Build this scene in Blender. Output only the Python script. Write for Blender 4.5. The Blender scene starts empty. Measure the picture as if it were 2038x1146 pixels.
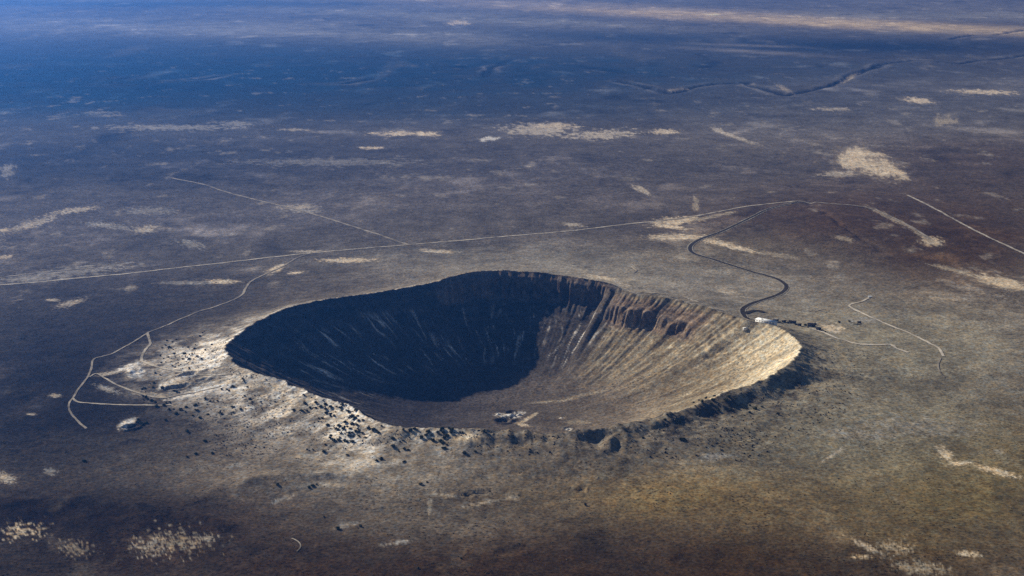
import bpy, bmesh, math, random
import numpy as np

scene = bpy.context.scene
COL = scene.collection
rad = math.radians

# ------------------------------------------------------------------ camera
CAM_POS = np.array((0.0, -3020.0, 892.0))
PITCH = rad(14.1)                 # below the horizontal
FPX = 2900.0                      # focal length in photograph pixels (2038 wide)
cam_data = bpy.data.cameras.new("camera")
cam_data.sensor_width = 36.0
cam_data.lens = 36.0 * FPX / 2038.0
cam_data.clip_start = 5.0
cam_data.clip_end = 400000.0
cam = bpy.data.objects.new("camera", cam_data)
cam.location = CAM_POS
cam.rotation_euler = (math.pi / 2 - PITCH, 0, 0)
COL.objects.link(cam)
scene.camera = cam

# ------------------------------------------------------------------ sky and sun
SUN_EL = rad(25.5)
SUN_AZ = rad(136.0)               # direction towards the sun, counter-clockwise from +x
world = bpy.data.worlds.new("World")
scene.world = world
world.use_nodes = True
wn = world.node_tree
wn.nodes.clear()
w_out = wn.nodes.new("ShaderNodeOutputWorld")
w_bg = wn.nodes.new("ShaderNodeBackground")
w_sky = wn.nodes.new("ShaderNodeTexSky")
w_sky.sky_type = 'NISHITA'
w_sky.sun_disc = False
w_sky.sun_elevation = SUN_EL
w_sky.sun_rotation = math.pi / 2 - SUN_AZ
w_sky.altitude = 1700
w_sky.dust_density = 0.6
w_bg.inputs["Strength"].default_value = 0.05
wn.links.new(w_sky.outputs[0], w_bg.inputs[0])
wn.links.new(w_bg.outputs[0], w_out.inputs[0])

sun_data = bpy.data.lights.new("sun", 'SUN')
sun_data.energy = 5.0
sun_data.angle = rad(0.53)
sun_data.color = (1.0, 0.91, 0.755)
sun = bpy.data.objects.new("sun", sun_data)
sun.rotation_euler = (math.pi / 2 - SUN_EL, 0, SUN_AZ + math.pi / 2)
sun.location = (-3000, 2500, 3000)
COL.objects.link(sun)

scene.view_settings.view_transform = 'Standard'
scene.view_settings.look = 'None'
scene.view_settings.exposure = 0.5
scene.view_settings.gamma = 1.0
scene.view_settings.use_curve_mapping = False
scene.cycles.max_bounces = 4
scene.cycles.diffuse_bounces = 2
scene.cycles.volume_bounces = 0
scene.cycles.use_denoising = False

HAZE_DENSITY = 4.2e-5
HAZE_COLOR = (0.06, 0.29, 1.0)
HAZE_ANISO = 0.72

# ------------------------------------------------------------------ noise
_rng = np.random.RandomState(7)
_PERM = _rng.permutation(256)
_PERM = np.concatenate([_PERM, _PERM]).astype(np.int32)
_ANG = _rng.rand(256) * 2 * np.pi
_GX = np.cos(_ANG).astype(np.float32)
_GY = np.sin(_ANG).astype(np.float32)


def noise(x, y):
    """gradient noise, about -1..1"""
    x = np.asarray(x, np.float64); y = np.asarray(y, np.float64)
    xi = np.floor(x); yi = np.floor(y)
    fx = (x - xi).astype(np.float32); fy = (y - yi).astype(np.float32)
    xi = xi.astype(np.int64) & 255; yi = yi.astype(np.int64) & 255
    x1 = (xi + 1) & 255; y1 = (yi + 1) & 255
    u = fx * fx * fx * (fx * (fx * 6 - 15) + 10)
    v = fy * fy * fy * (fy * (fy * 6 - 15) + 10)

    def g(ix, iy, dx, dy):
        h = _PERM[_PERM[ix] + iy]
        return _GX[h] * dx + _GY[h] * dy
    a = g(xi, yi, fx, fy); b = g(x1, yi, fx - 1, fy)
    c = g(xi, y1, fx, fy - 1); d = g(x1, y1, fx - 1, fy - 1)
    return ((a + u * (b - a)) * (1 - v) + (c + u * (d - c)) * v) * 1.5


def fbm(x, y, octs=4, rough=0.5):
    s = 0.0; a = 1.0; t = 0.0; k = 1.0
    for i in range(octs):
        s = s + a * noise(x * k + 17.3 * i, y * k - 9.1 * i)
        t += a; a *= rough; k *= 2.03
    return s / t


def sstep(a, b, x):
    t = np.clip((x - a) / (b - a), 0, 1)
    return t * t * (3 - 2 * t)


# ------------------------------------------------------------------ photograph pixel -> ray
_cp, _sp = math.cos(PITCH), math.sin(PITCH)


def ray(u, v):
    a = (u - 1019.0) / FPX
    c = -(v - 573.0) / FPX
    return np.stack([np.broadcast_to(a, np.shape(c)) * 1.0, _cp + c * _sp, -_sp + c * _cp], -1)


def on_plane(u, v, z):
    d = ray(np.asarray(u, float), np.asarray(v, float))
    t = (z - CAM_POS[2]) / d[..., 2]
    return CAM_POS + d * np.asarray(t)[..., None]


# ------------------------------------------------------------------ crater outline
RIM = [(448, 690), (480, 660), (520, 635), (555, 617), (590, 605), (640, 597), (700, 590), (750, 580), (800, 573),
       (870, 560), (930, 545), (1000, 540), (1080, 545), (1150, 555), (1210, 563), (1250, 580), (1290, 588),
       (1340, 595), (1390, 607), (1440, 622), (1490, 638), (1545, 647), (1575, 665), (1594, 690), (1585, 710),
       (1550, 737), (1510, 755), (1460, 772), (1400, 795), (1340, 820), (1270, 835), (1200, 850), (1150, 858),
       (1090, 861), (1040, 855), (960, 853), (890, 851), (850, 853), (780, 845), (735, 830), (700, 805),
       (650, 790), (600, 772), (560, 755), (500, 740), (460, 716)]
_ru = np.array([p[0] for p in RIM], float); _rv = np.array([p[1] for p in RIM], float)
RIM_Z = 45.0
_rw = on_plane(_ru, _rv, RIM_Z)
CX = 0.5 * (_rw[:, 0].max() + _rw[:, 0].min()); CY = 0.5 * (_rw[:, 1].max() + _rw[:, 1].min())
_th = np.arctan2(_rw[:, 1] - CY, _rw[:, 0] - CX)
_rr = np.hypot(_rw[:, 1] - CY, _rw[:, 0] - CX)
_o = np.argsort(_th); _th = _th[_o]; _rr = _rr[_o]
TH = np.linspace(-np.pi, np.pi, 2049)
RT = np.interp(TH, np.concatenate([_th[-3:] - 2 * np.pi, _th, _th[:3] + 2 * np.pi]), np.concatenate([_rr[-3:], _rr, _rr[:3]]))
_k = np.exp(-0.5 * (np.arange(-30, 31) / 9.0) ** 2); _k /= _k.sum()
RT = np.convolve(np.concatenate([RT[-31:-1], RT, RT[1:31]]), _k, 'valid')


def rim_radius(th):
    n = fbm(np.cos(th) * 9 + 3, np.sin(th) * 9, 4, 0.6)
    n2 = fbm(np.cos(th) * 26 - 5, np.sin(th) * 26 + 11, 3, 0.6)
    return np.interp(th, TH, RT) + 7.0 * n + 6.0 * n2


def ang_band(th, a, b, soft):
    """1 between the angles a..b (degrees), soft edges"""
    d = np.degrees(th)
    m = (a + b) / 2; h = abs(b - a) / 2
    dd = np.abs((d - m + 180) % 360 - 180)
    return 1 - sstep(h - soft, h + soft, dd)


def th_of(u, v, z=RIM_Z):
    p = on_plane(u, v, z)
    return math.degrees(math.atan2(p[1] - CY, p[0] - CX))


TH_CL0 = th_of(870, 562); TH_CL1 = th_of(1212, 565); TH_CL2 = th_of(1225, 572); TH_CL3 = th_of(1400, 612)
TH_RIGHT = th_of(1594, 690)
TH_N0 = th_of(930, 868); TH_N1 = th_of(1420, 792)


def poly_dist(x, y, pts):
    """distance to a polyline and position along it (metres)"""
    best = np.full(np.shape(x), 1e9); pos = np.zeros(np.shape(x)); L = 0.0
    for (ax, ay), (bx, by) in zip(pts[:-1], pts[1:]):
        dx, dy = bx - ax, by - ay
        l2 = dx * dx + dy * dy
        t = np.clip(((x - ax) * dx + (y - ay) * dy) / l2, 0, 1)
        d = np.hypot(x - ax - t * dx, y - ay - t * dy)
        m = d < best
        best = np.where(m, d, best); pos = np.where(m, L + t * math.sqrt(l2), pos)
        L += math.sqrt(l2)
    return best, pos


def plane_pts(px, z=0.0):
    return [tuple(on_plane(float(u), float(v), z)[:2]) for u, v in px]


CANYON = [plane_pts(p) for p in (
    [(1230, 160), (1290, 172), (1325, 184), (1380, 172), (1430, 166), (1480, 164), (1530, 178), (1568, 188), (1615, 178), (1660, 165), (1685, 150), (1730, 138),
     (1760, 126), (1820, 119), (1868, 122), (1905, 126), (1940, 122), (2060, 106), (2200, 95)],
    [(-150, 165), (0, 166), (280, 170), (320, 162), (400, 157), (440, 150)],
    [(620, 167), (690, 166), (715, 160), (745, 152), (850, 152), (965, 152), (985, 132), (1020, 118)],
    [(1885, 76), (1905, 73), (1940, 68)], [(1990, 68), (2015, 62), (2060, 55)], [(0, 240), (40, 234), (60, 230)])]
CANYON_W = [(42, 11), (40, 6), (45, 8), (48, 10), (48, 10), (40, 6)]
ARROYO = plane_pts([(1605, 408), (1612, 425), (1640, 440), (1665, 458), (1690, 475), (1720, 488), (1760, 510)])
SCARP = plane_pts([(330, 1022), (380, 1010), (440, 985), (495, 972), (560, 966), (640, 966), (720, 970)])
SCARP2 = plane_pts([(-60, 1010), (60, 1000), (160, 998), (250, 1012), (330, 1030), (420, 1042), (470, 1062), (500, 1100)])
PITS = [  # u, v, radius along, radius across (m), depth, rim height, turn
    (952, 995, 34, 8, 4.5, 1.5, 0.30), (1157, 991, 9, 9, 3.0, 1.6, 0), (1020, 1100, 30, 12, 2.0, 0.4, 0.5),
    (258, 846, 13, 12, 4.0, 3.5, 0.3), (272, 742, 16, 14, 2.5, 2.2, 0.2), (372, 757, 18, 12, 5, 2.0, 0.2), (352, 778, 24, 11, 4.5, 2.0, 0.3), (395, 772, 18, 8, 2.5, 1.6, 0.3), (415, 752, 10, 9, 2.5, 1.5, 0), (880, 992, 20, 5, -1.6, 0, 0.1), (1710, 642, 10, 8, 3, 1.5, 0),
    (1348, 1118, 10, 8, 2, 1, 0)]
PIT_W = []
for (u, v, ra, rb, dep, rh, turn) in PITS:
    z0 = 12.0 if 600 < v < 870 else 2.0
    p = on_plane(float(u), float(v), z0)
    PIT_W.append((p[0], p[1], ra, rb, dep, rh, turn))
# dark hollows cut into the outer flank of the near rim
NOTCH = [(1055, 876, 34, 30, 8), (1185, 880, 9, 34, 8), (1228, 888, 9, 28, 6), (985, 884, 9, 24, 4), (1400, 822, 26, 22, 6), (1345, 842, 26, 20, 6),
         (1300, 856, 18, 18, 5), (1560, 756, 60, 30, 10), (1640, 748, 30, 18, 6), (1475, 806, 22, 22, 4), (575, 770, 12, 12, 6), (1265, 876, 14, 24, 4)]
NOTCH_W = []
for (u, v, ra, rb, dep) in NOTCH:
    p = on_plane(float(u), float(v), 30.0)
    NOTCH_W.append((p[0], p[1], ra, rb, dep))
HUMPS = [(1105, 870, 30, 28, 14), (1010, 873, 26, 22, 11), (1215, 878, 11, 30, 10), (1300, 848, 22, 20, 9), (950, 872, 18, 16, 6), (1420, 590, 60, 45, 7), (1300, 582, 55, 35, 6), (560, 960, 70, 45, 6),
         (1100, 560, 60, 30, 8), (1530, 655, 30, 30, 6), (260, 850, 22, 16, 4)]
HUMP_W = []
for (u, v, ra, rb, hh) in HUMPS:
    p = on_plane(float(u), float(v), 30.0 if v < 900 else 3.0)
    HUMP_W.append((p[0], p[1], ra, rb, hh))
HILL = on_plane(1620., 425., 10.0)
HILL2 = on_plane(1790., 470., 5.0)
FLOOR_Z = -126.0
S0 = 0.26
GP = 1.70


def floor_pt(u, v):
    return on_plane(float(u), float(v), FLOOR_Z)


FLOOR_PITS = [(floor_pt(1000, 838), 15, 6, 5.0, 3.2), (floor_pt(1016, 822), 9, 5, 4.0, 2.5), (floor_pt(1012, 833), 11, 6, 2.5, 2.2), (floor_pt(1130, 854), 8, 5, 2.0, 2.0)]


def height(x, y, detail=True):
    x = np.asarray(x, float); y = np.asarray(y, float)
    dx, dy = x - CX, y - CY
    r = np.hypot(dx, dy); th = np.arctan2(dy, dx)
    R = rim_radius(th)
    s = r / R
    # rim crest height
    nearside = ang_band(th, TH_N0, TH_N1, 6)
    zr = (RIM_Z + 5.0 * fbm(np.cos(th) * 4 + 8, np.sin(th) * 4 + 2, 3) + 4.0 * ang_band(th, TH_CL0, TH_CL1, 4)
          + (2.5 + 6.0 * nearside) * fbm(np.cos(th) * 17, np.sin(th) * 17 + 4, 3, 0.55) * np.exp(-np.maximum(s - 1, 0) / 0.07))
    # ---------------- inside
    cl_far = ang_band(th, TH_CL1, TH_CL0, 2.5)
    A = th * 590.0                                             # metres along the rim
    cl_mid = ang_band(th, TH_CL3 - 5, TH_CL2, 3.5) * np.clip(0.80 + 0.9 * fbm(A / 60.0 + 3, s * 0 + 0.5, 3), 0, 1) * (1 - 0.45 * ang_band(th, TH_CL3 - 8, TH_CL3 + 7, 4))
    corner = ang_band(th, TH_CL1 - 2.2, TH_CL1 + 1.0, 1.2)
    butt = np.abs(noise(A / 27.0, s * 3)) * 0.8 + 0.35 * np.abs(noise(A / 10.0, s * 6 + 4))
    but2 = fbm(A / 38.0, s * 2.0 + 9, 3)
    Aw = A + 26.0 * noise(A / 75.0, s * 3.5) + 9.0 * noise(A / 22.0, s * 9.0)
    gul = 1 - 2 * np.abs(fbm(Aw / 30.0, s * 2.6 + 2, 3, 0.55))
    wander = 0.022 * fbm(A / 45.0 + 20, s * 0 + 3.3, 3, 0.6)
    si = np.clip(s + 0.040 * cl_far * (butt - 0.38) * sstep(0.80, 0.93, s) * (1 - sstep(0.985, 1.0, s)) + 0.035 * cl_mid * (butt - 0.35) * sstep(0.78, 0.88, s) * (1 - sstep(0.97, 1.0, s))
                 + 0.012 * but2 * sstep(0.75, 0.95, s) * (1 - cl_far), 0, 1)
    g0 = np.clip((si - S0) / (1 - S0), 0, 1) ** GP
    gb = 0.93 + wander
    gbv = ((gb - S0) / (1 - S0)) ** GP * 0.80
    g1 = np.where(si < gb, g0 * 0.80, gbv + (1 - gbv) * (0.80 * sstep(gb, gb + 0.036, si) + 0.20 * np.clip((si - gb - 0.036) / (0.964 - gb), 0, 1)))
    gm = 0.845 + wander * 1.4
    gmv = ((gm - S0) / (1 - S0)) ** GP * 0.92
    g2 = np.where(si < gm, g0 * 0.92, gmv + (0.94 - gmv) * (0.72 * sstep(gm, gm + 0.045, si) + 0.28 * np.clip((si - gm - 0.045) / (0.955 - gm), 0, 1)) + 0.06 * sstep(0.93, 1.0, si))
    g = g0 * (1 - cl_far) * (1 - cl_mid) + g1 * cl_far + g2 * cl_mid * (1 - cl_far)
    zin = FLOOR_Z + (zr - FLOOR_Z) * g
    zin = zin + (gul * (1.3 + 1.1 * noise(A / 140.0, s * 2)) + 1.1 * noise(s * 46 + 2.0 * noise(A / 90, s * 3), A / 75.0) * sstep(0.7, 0.82, s)) * sstep(0.42, 0.6, s) * (1 - sstep(0.90, 1.0, s))
    zin = zin + 2.2 * fbm(x / 48.0 + 9, y / 48.0, 3, 0.6) * sstep(0.45, 0.7, s) * (1 - sstep(0.93, 1.0, s))
    zin = zin + 12.0 * corner * sstep(0.55, 0.8, s) * (1 - sstep(0.95, 1.0, s))
    # ---------------- outside
    e = np.maximum(s, 1.0)
    zpl = (1.2 * fbm(x / 420.0, y / 420.0, 3) + 5.0 * fbm(x / 2600.0 + 4, y / 2600.0, 2)) * (0.25 + 0.75 * sstep(1.4, 3.0, s)) - 1.5
    nr_ = ang_band(th, -100, -22, 8)
    drop = 0.62 * np.exp(-(e - 1) / (0.16 + 0.11 * nr_)) + 0.38 * np.exp(-(e - 1) / 0.62)
    near = ang_band(th, -175, -5, 10)
    hum = fbm(x / 95.0, y / 95.0, 4, 0.55) * (9.0 + 7.0 * nearside) * np.exp(-(e - 1) / 0.22) * sstep(1.0, 1.05, e) + fbm(x / 260.0 + 5, y / 260.0, 3) * 7.0 * np.exp(-(e - 1) / 0.7) * sstep(1.0, 1.2, e)
    hum = hum + 1.6 * fbm(x / 30.0, y / 30.0 + 3, 3, 0.6) * np.exp(-(e - 1) / 0.3) * (0.4 + 0.6 * near)
    right = np.exp(-((np.degrees(th) - TH_RIGHT + 22) / 22.0) ** 2)
    zout = zpl + (zr - zpl) * drop + hum - 7.0 * right * (np.exp(-((e - 1.10) / 0.07) ** 2))
    z = np.where(s < 1.0, zin, zout)
    if not detail:
        return z
    # ---------------- local features
    for (px, py, ra, rb, dep) in NOTCH_W:
        d2 = ((x - px) / ra) ** 2 + ((y - py) / rb) ** 2
        z = z - dep * np.exp(-d2) * sstep(1.015, 1.09, s)
    for (px, py, ra, rb, hh) in HUMP_W:
        d2 = ((x - px) / ra) ** 2 + ((y - py) / rb) ** 2
        z = z + hh * np.exp(-d2) * sstep(1.0, 1.10, s)
    for (px, py, ra, rb, dep, rh, turn) in PIT_W:
        c, sn = math.cos(turn), math.sin(turn)
        ax = (x - px) * c + (y - py) * sn; ay = -(x - px) * sn + (y - py) * c
        d = np.sqrt((ax / ra) ** 2 + (ay / rb) ** 2)
        kk = d < 4
        if np.any(kk):
            w_ = 0.55 * fbm(ax / rb * 0.7 + px, ay / rb * 0.7 + py, 3, 0.6)
            d = np.where(kk, np.maximum(d + w_, 0), d)
        z = z - dep * (1 - sstep(0.55, 1.05, d)) + rh * np.exp(-((d - 1.25) / 0.3) ** 2)
    for (p, ra, rb, dep, rh) in FLOOR_PITS:
        d = np.sqrt(((x - p[0]) / ra) ** 2 + ((y - p[1]) / (rb * 2.4)) ** 2)
        z = z - dep * (1 - sstep(0.5, 1.0, d)) + rh * np.exp(-((d - 1.3) / 0.28) ** 2)
    m = y > 2500
    for line, (w, dep) in zip(CANYON, CANYON_W):
        lx = [p[0] for p in line]; ly = [p[1] for p in line]
        k = m & (y > min(ly) - 900) & (y < max(ly) + 900) & (x > min(lx) - 900) & (x < max(lx) + 900)
        if np.any(k):
            d, pos = poly_dist(x[k] + 60 * fbm(x[k] / 300, y[k] / 300, 3), y[k] + 60 * fbm(x[k] / 300 + 50, y[k] / 300, 3), line)
            ww = w * (0.9 + 0.7 * noise(pos / 500.0, pos * 0 + 3))
            zz = np.array(z[k])
            zz -= dep * (1 - sstep(0.25 * ww, ww, d)) * (0.8 + 0.5 * noise(pos / 900.0, pos * 0 + 8))
            if z.ndim == 0:
                z = z + (zz[0] - z)
            else:
                z[k] = zz
    d = np.hypot((x - HILL[0]) / 330.0, (y - HILL[1]) / 520.0)
    hl = 26.0 * np.exp(-d * d * 1.2)
    da, pa = poly_dist(x + 22 * fbm(x / 90, y / 90, 3), y + 22 * fbm(x / 90 + 7, y / 90, 3), ARROYO)
    hl = hl - 6.0 * np.exp(-(da / 11.0) ** 2) * (0.6 + 0.8 * noise(pa / 60.0, pa * 0 + 2))
    d = np.hypot((x - HILL2[0]) / 300.0, (y - HILL2[1]) / 420.0)
    hl = hl + 12.0 * np.exp(-d * d * 1.2)
    z = z + hl
    for line, hh in ((SCARP, 7.0), (SCARP2, 6.0)):
        k = y < -700
        if np.any(k):
            ds, ps = poly_dist(x + 14 * fbm(x / 60, y / 60, 3), y + 14 * fbm(x / 60 + 9, y / 60, 3), line)
            z = z + np.where(k, hh * np.exp(-(ds / 14.0) ** 2) * np.clip(0.45 + 0.7 * noise(ps / 45.0, ps * 0 + 1.5), 0.05, 1) + 0.5 * hh * np.exp(-(ds / 60.0) ** 2), 0)
    # small roughness, dying out with distance
    dist = np.hypot(x - CAM_POS[0], y - CAM_POS[1])
    z = z + (1 - sstep(4500, 8000, dist)) * (1.1 * fbm(x / 70.0 + 31, y / 70.0, 4, 0.6) + 0.5 * fbm(x / 14.0, y / 14.0 + 7, 2))
    return z


def s_of(x, y):
    dx, dy = x - CX, y - CY
    th = np.arctan2(dy, dx)
    return np.hypot(dx, dy) / rim_radius(th), th


def at(u, v):
    """the point of the ground seen at a photograph pixel (arrays)"""
    u = np.atleast_1d(np.asarray(u, float)); v = np.atleast_1d(np.asarray(v, float))
    d = ray(u, v)
    t1 = (-135 - CAM_POS[2]) / d[:, 2]; t0 = (75 - CAM_POS[2]) / d[:, 2]
    N = 160
    f = np.linspace(0, 1, N)
    T = t0[:, None] + (t1 - t0)[:, None] * f
    P = CAM_POS + d[:, None, :] * T[..., None]
    below = P[..., 2] < height(P[..., 0], P[..., 1])
    k = np.argmax(below, 1); k[~below.any(1)] = N - 1; k = np.maximum(k, 1)
    ii = np.arange(len(u))
    lo = T[ii, k - 1]; hi = T[ii, k]
    for _ in range(14):
        mid = 0.5 * (lo + hi)
        p = CAM_POS + d * mid[:, None]
        b = p[:, 2] < height(p[:, 0], p[:, 1])
        hi = np.where(b, mid, hi); lo = np.where(b, lo, mid)
    p = CAM_POS + d * hi[:, None]
    p[:, 2] = height(p[:, 0], p[:, 1])
    return p


# ------------------------------------------------------------------ ground colour
def col_ground(X, Y, Z, S, TH_):
    n = X.shape[0]
    dist = np.hypot(X - CAM_POS[0], Y - CAM_POS[1])
    C = np.empty((n, 3)); C[:] = (0.135, 0.118, 0.098)
    n1 = fbm(X / 900.0, Y / 900.0, 4, 0.55); n2 = fbm(X / 190.0 + 3, Y / 190.0, 4, 0.6); n3 = fbm(X / 45.0, Y / 45.0 + 8, 3, 0.6)
    nfar = fbm(X / 2600.0 + 11, Y / 5200.0, 5, 0.6)

    def mix(col, w):
        w = np.clip(w, 0, 1)[:, None]
        C[:] = C * (1 - w) + np.array(col) * w

    # map coordinates in which the surveyed positions below are given
    ry = Y - CAM_POS[1]; rz = Z - CAM_POS[2]
    depth = np.maximum(ry * _cp - rz * _sp, 1.0)
    MU = 1019.0 + FPX * (X - CAM_POS[0]) / depth
    MV = 573.0 - FPX * (ry * _sp + rz * _cp) / depth
    front = ry > 300
    INS = S < 1.0

    def frame(u, v, ru, rv, rot):
        m = 2.3 * (ru + rv)
        k = np.where(front & (np.abs(MU - u) < m) & (np.abs(MV - v) < m))[0]
        p = at([u], [v])[0]
        if 500 < v < 900:
            inside = s_of(p[0], p[1])[0] < 1.0
            k = k[INS[k] == inside]
        du, dv = MU[k] - u, MV[k] - v
        c, sn = math.cos(rot), math.sin(rot)
        q = np.array([(du * c + dv * sn) / ru, (-du * sn + dv * c) / rv])
        return k, q, np.hypot(*q)

    def soft(u, v, ru, rv, col, w, rot=0.0):
        k, q, d = frame(u, v, ru, rv, rot)
        ww = w * np.clip(np.exp(-d * d * 1.1) * (1 + 0.5 * n2[k] + 0.35 * n1[k]), 0, 1) * (1 - sstep(1.6, 2.2, d))
        C[k] = C[k] * (1 - ww[:, None]) + np.array(col) * ww[:, None]

    def crisp(u, v, ru, rv, col, w=1.0, rot=0.0, brk=0.7, fr=2.2, edge=0.4, seed=0.0):
        k, q, d = frame(u, v, ru, rv, rot)
        nn = fbm(q[0] * fr + u * 0.37 + seed, q[1] * fr * 0.8 + v * 0.53, 5, 0.68)
        n4 = fbm(q[0] * fr * 3.1 + u, q[1] * fr * 2.2 + v, 3, 0.7)
        a_ = 0.95 - d + 1.5 * brk * nn - (0.42 if brk > 1.25 else 0.0)
        m_ = (0.72 * sstep(0, edge, a_) + 0.28 * sstep(-0.5, 0.7, a_)) * w * np.clip(0.86 + 0.7 * n4 + 0.5 * n3[k], 0.1, 1)
        C[k] = C[k] * (1 - m_[:, None]) + np.array(col) * m_[:, None]

    SAND = (0.60, 0.50, 0.36); PALE = (0.46, 0.40, 0.31); WHITE = (0.66, 0.62, 0.55); TAN = (0.33, 0.28, 0.205)
    GREYP = (0.30, 0.28, 0.245)
    # wide tones
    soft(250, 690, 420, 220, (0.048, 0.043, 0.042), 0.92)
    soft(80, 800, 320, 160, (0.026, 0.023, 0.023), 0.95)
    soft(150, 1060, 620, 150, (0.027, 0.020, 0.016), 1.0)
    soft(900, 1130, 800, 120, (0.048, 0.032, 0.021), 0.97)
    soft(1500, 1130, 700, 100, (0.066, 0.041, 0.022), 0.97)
    soft(1900, 950, 420, 150, (0.140, 0.108, 0.050), 0.9)
    soft(1350, 985, 360, 60, (0.215, 0.155, 0.074), 0.95)
    soft(1650, 880, 300, 90, (0.165, 0.150, 0.110), 0.7)
    soft(700, 930, 420, 60, (0.165, 0.142, 0.110), 0.8)
    soft(860, 1030, 260, 60, (0.150, 0.130, 0.102), 0.6)
    soft(1750, 720, 320, 150, (0.27, 0.245, 0.18), 0.9)
    soft(1350, 550, 420, 50, (0.26, 0.235, 0.19), 0.85)
    soft(1000, 515, 480, 35, (0.185, 0.170, 0.140), 0.7)
    soft(1650, 430, 330, 75, (0.080, 0.050, 0.029), 1.0)
    soft(1900, 480, 260, 110, (0.078, 0.050, 0.028), 1.0)
    soft(1950, 330, 260, 70, (0.090, 0.066, 0.048), 0.9)
    soft(1450, 500, 190, 40, (0.150, 0.125, 0.085), 0.6)
    soft(1100, 380, 500, 70, (0.125, 0.108, 0.095), 0.8)
    soft(350, 430, 520, 70, (0.110, 0.100, 0.095), 0.8)
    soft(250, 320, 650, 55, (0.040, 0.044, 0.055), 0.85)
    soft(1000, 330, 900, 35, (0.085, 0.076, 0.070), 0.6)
    soft(700, 150, 1500, 75, (0.030, 0.046, 0.066), 0.97)  # far plain kept bluish: some of the haze is put into its colour
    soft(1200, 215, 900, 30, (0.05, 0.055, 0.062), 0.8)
    soft(150, 170, 700, 75, (0.024, 0.042, 0.066), 0.95)  # bluer still on the left, haze tint carried by the ground colour
    soft(1850, 230, 500, 45, (0.15, 0.14, 0.13), 0.6)
    soft(1900, 170, 400, 22, (0.16, 0.15, 0.14), 0.6)
    # far bands
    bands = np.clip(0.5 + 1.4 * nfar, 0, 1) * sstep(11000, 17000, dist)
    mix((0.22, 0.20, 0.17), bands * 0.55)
    soft(500, 60, 700, 17, (0.25, 0.235, 0.21), 0.8, 0.03)
    soft(900, 35, 420, 10, (0.27, 0.25, 0.21), 0.7, 0.05)
    soft(1500, 34, 620, 10, (0.55, 0.42, 0.25), 0.97, 0.052)
    soft(1750, 50, 320, 8, (0.55, 0.42, 0.25), 0.95, 0.045)
    soft(1150, 12, 300, 6, (0.34, 0.29, 0.23), 0.7, 0.03)
    soft(1850, 30, 330, 10, (0.26, 0.24, 0.20), 0.7)
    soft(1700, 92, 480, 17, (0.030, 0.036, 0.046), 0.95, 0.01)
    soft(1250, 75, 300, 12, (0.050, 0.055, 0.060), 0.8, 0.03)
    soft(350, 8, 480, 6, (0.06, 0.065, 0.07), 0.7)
    soft(1500, 103, 160, 4, (0.20, 0.18, 0.16), 0.7, 0.06)
    soft(1480, 90, 110, 3, (0.20, 0.18, 0.16), 0.7, 0.03)
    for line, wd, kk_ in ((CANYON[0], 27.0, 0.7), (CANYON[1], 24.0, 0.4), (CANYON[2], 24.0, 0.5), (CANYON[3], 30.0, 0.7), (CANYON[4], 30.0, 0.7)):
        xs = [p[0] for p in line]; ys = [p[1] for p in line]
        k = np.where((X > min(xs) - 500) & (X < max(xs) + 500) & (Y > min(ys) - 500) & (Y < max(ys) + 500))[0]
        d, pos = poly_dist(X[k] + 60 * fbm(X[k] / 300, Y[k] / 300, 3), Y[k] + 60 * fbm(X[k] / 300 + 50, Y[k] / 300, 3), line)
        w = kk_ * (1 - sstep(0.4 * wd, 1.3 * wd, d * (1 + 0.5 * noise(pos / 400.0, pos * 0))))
        C[k] = C[k] * (1 - w[:, None]) + np.array((0.025, 0.026, 0.026)) * w[:, None]  # dark line paints the shade of the canyon wall
        w = 0.45 * np.exp(-((d - 2.2 * wd) / (0.8 * wd)) ** 2) * np.clip(noise(pos / 500.0, pos * 0 + 5) + 0.2, 0, 1)
        C[k] = C[k] * (1 - w[:, None]) + np.array((0.34, 0.31, 0.27)) * w[:, None]
    # mottling
    C[:] *= (1.0 + 0.30 * n1 + 0.34 * n2 + 0.22 * n3 * (1 - sstep(5000, 9000, dist)))[:, None]
    stre = sstep(0.18, 0.55, fbm(X / 330.0 + 40, Y / 520.0, 5, 0.6))
    C[:] *= (1 + 0.9 * stre * sstep(1.25, 1.8, S))[:, None]
    sk = sstep(0.24, 0.50, fbm(X / 130.0 - 7, Y / 190.0 + 31, 5, 0.66) + 0.25 * n1) * sstep(1.35, 1.9, S)
    sk = sk * np.where(MV < 620, 1.0, 0.30) * (1 - sstep(7000, 12000, dist)) * front
    mix((0.36, 0.32, 0.26), sk * 0.40)
    sf = sstep(0.16, 0.42, fbm(X / 500.0 + 70, Y / 1500.0 + 3, 5, 0.62)) * sstep(5200, 8000, dist) * (1 - sstep(16000, 24000, dist))
    mix((0.24, 0.215, 0.18), sf * (0.14 + 0.3 * sstep(1200, 2600, X)))
    wash = np.exp(-(fbm(X / 620.0 + 15, Y / 620.0, 4, 0.55) / 0.022) ** 2) * sstep(1.5, 2.2, S) * (1 - sstep(6000, 9000, dist))
    C[:] *= (1 + 0.30 * wash * np.clip(n1 * 6, -0.5, 1))[:, None]
    dk = sstep(0.2, 0.6, fbm(X / 380.0 - 20, Y / 600.0 + 9, 5, 0.6))
    C[:] *= (1 - 0.45 * dk * sstep(1.2, 1.8, S))[:, None]
    # ejecta apron
    ej = np.exp(-np.maximum(S - 1, 0) / 0.20) * (S >= 1)
    left = ang_band(TH_, 168, 256, 14) 
    mix((0.235, 0.20, 0.145), ej * (1 - sstep(1.2, 1.6, S)) * (0.55 + 0.4 * n2))
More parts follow.
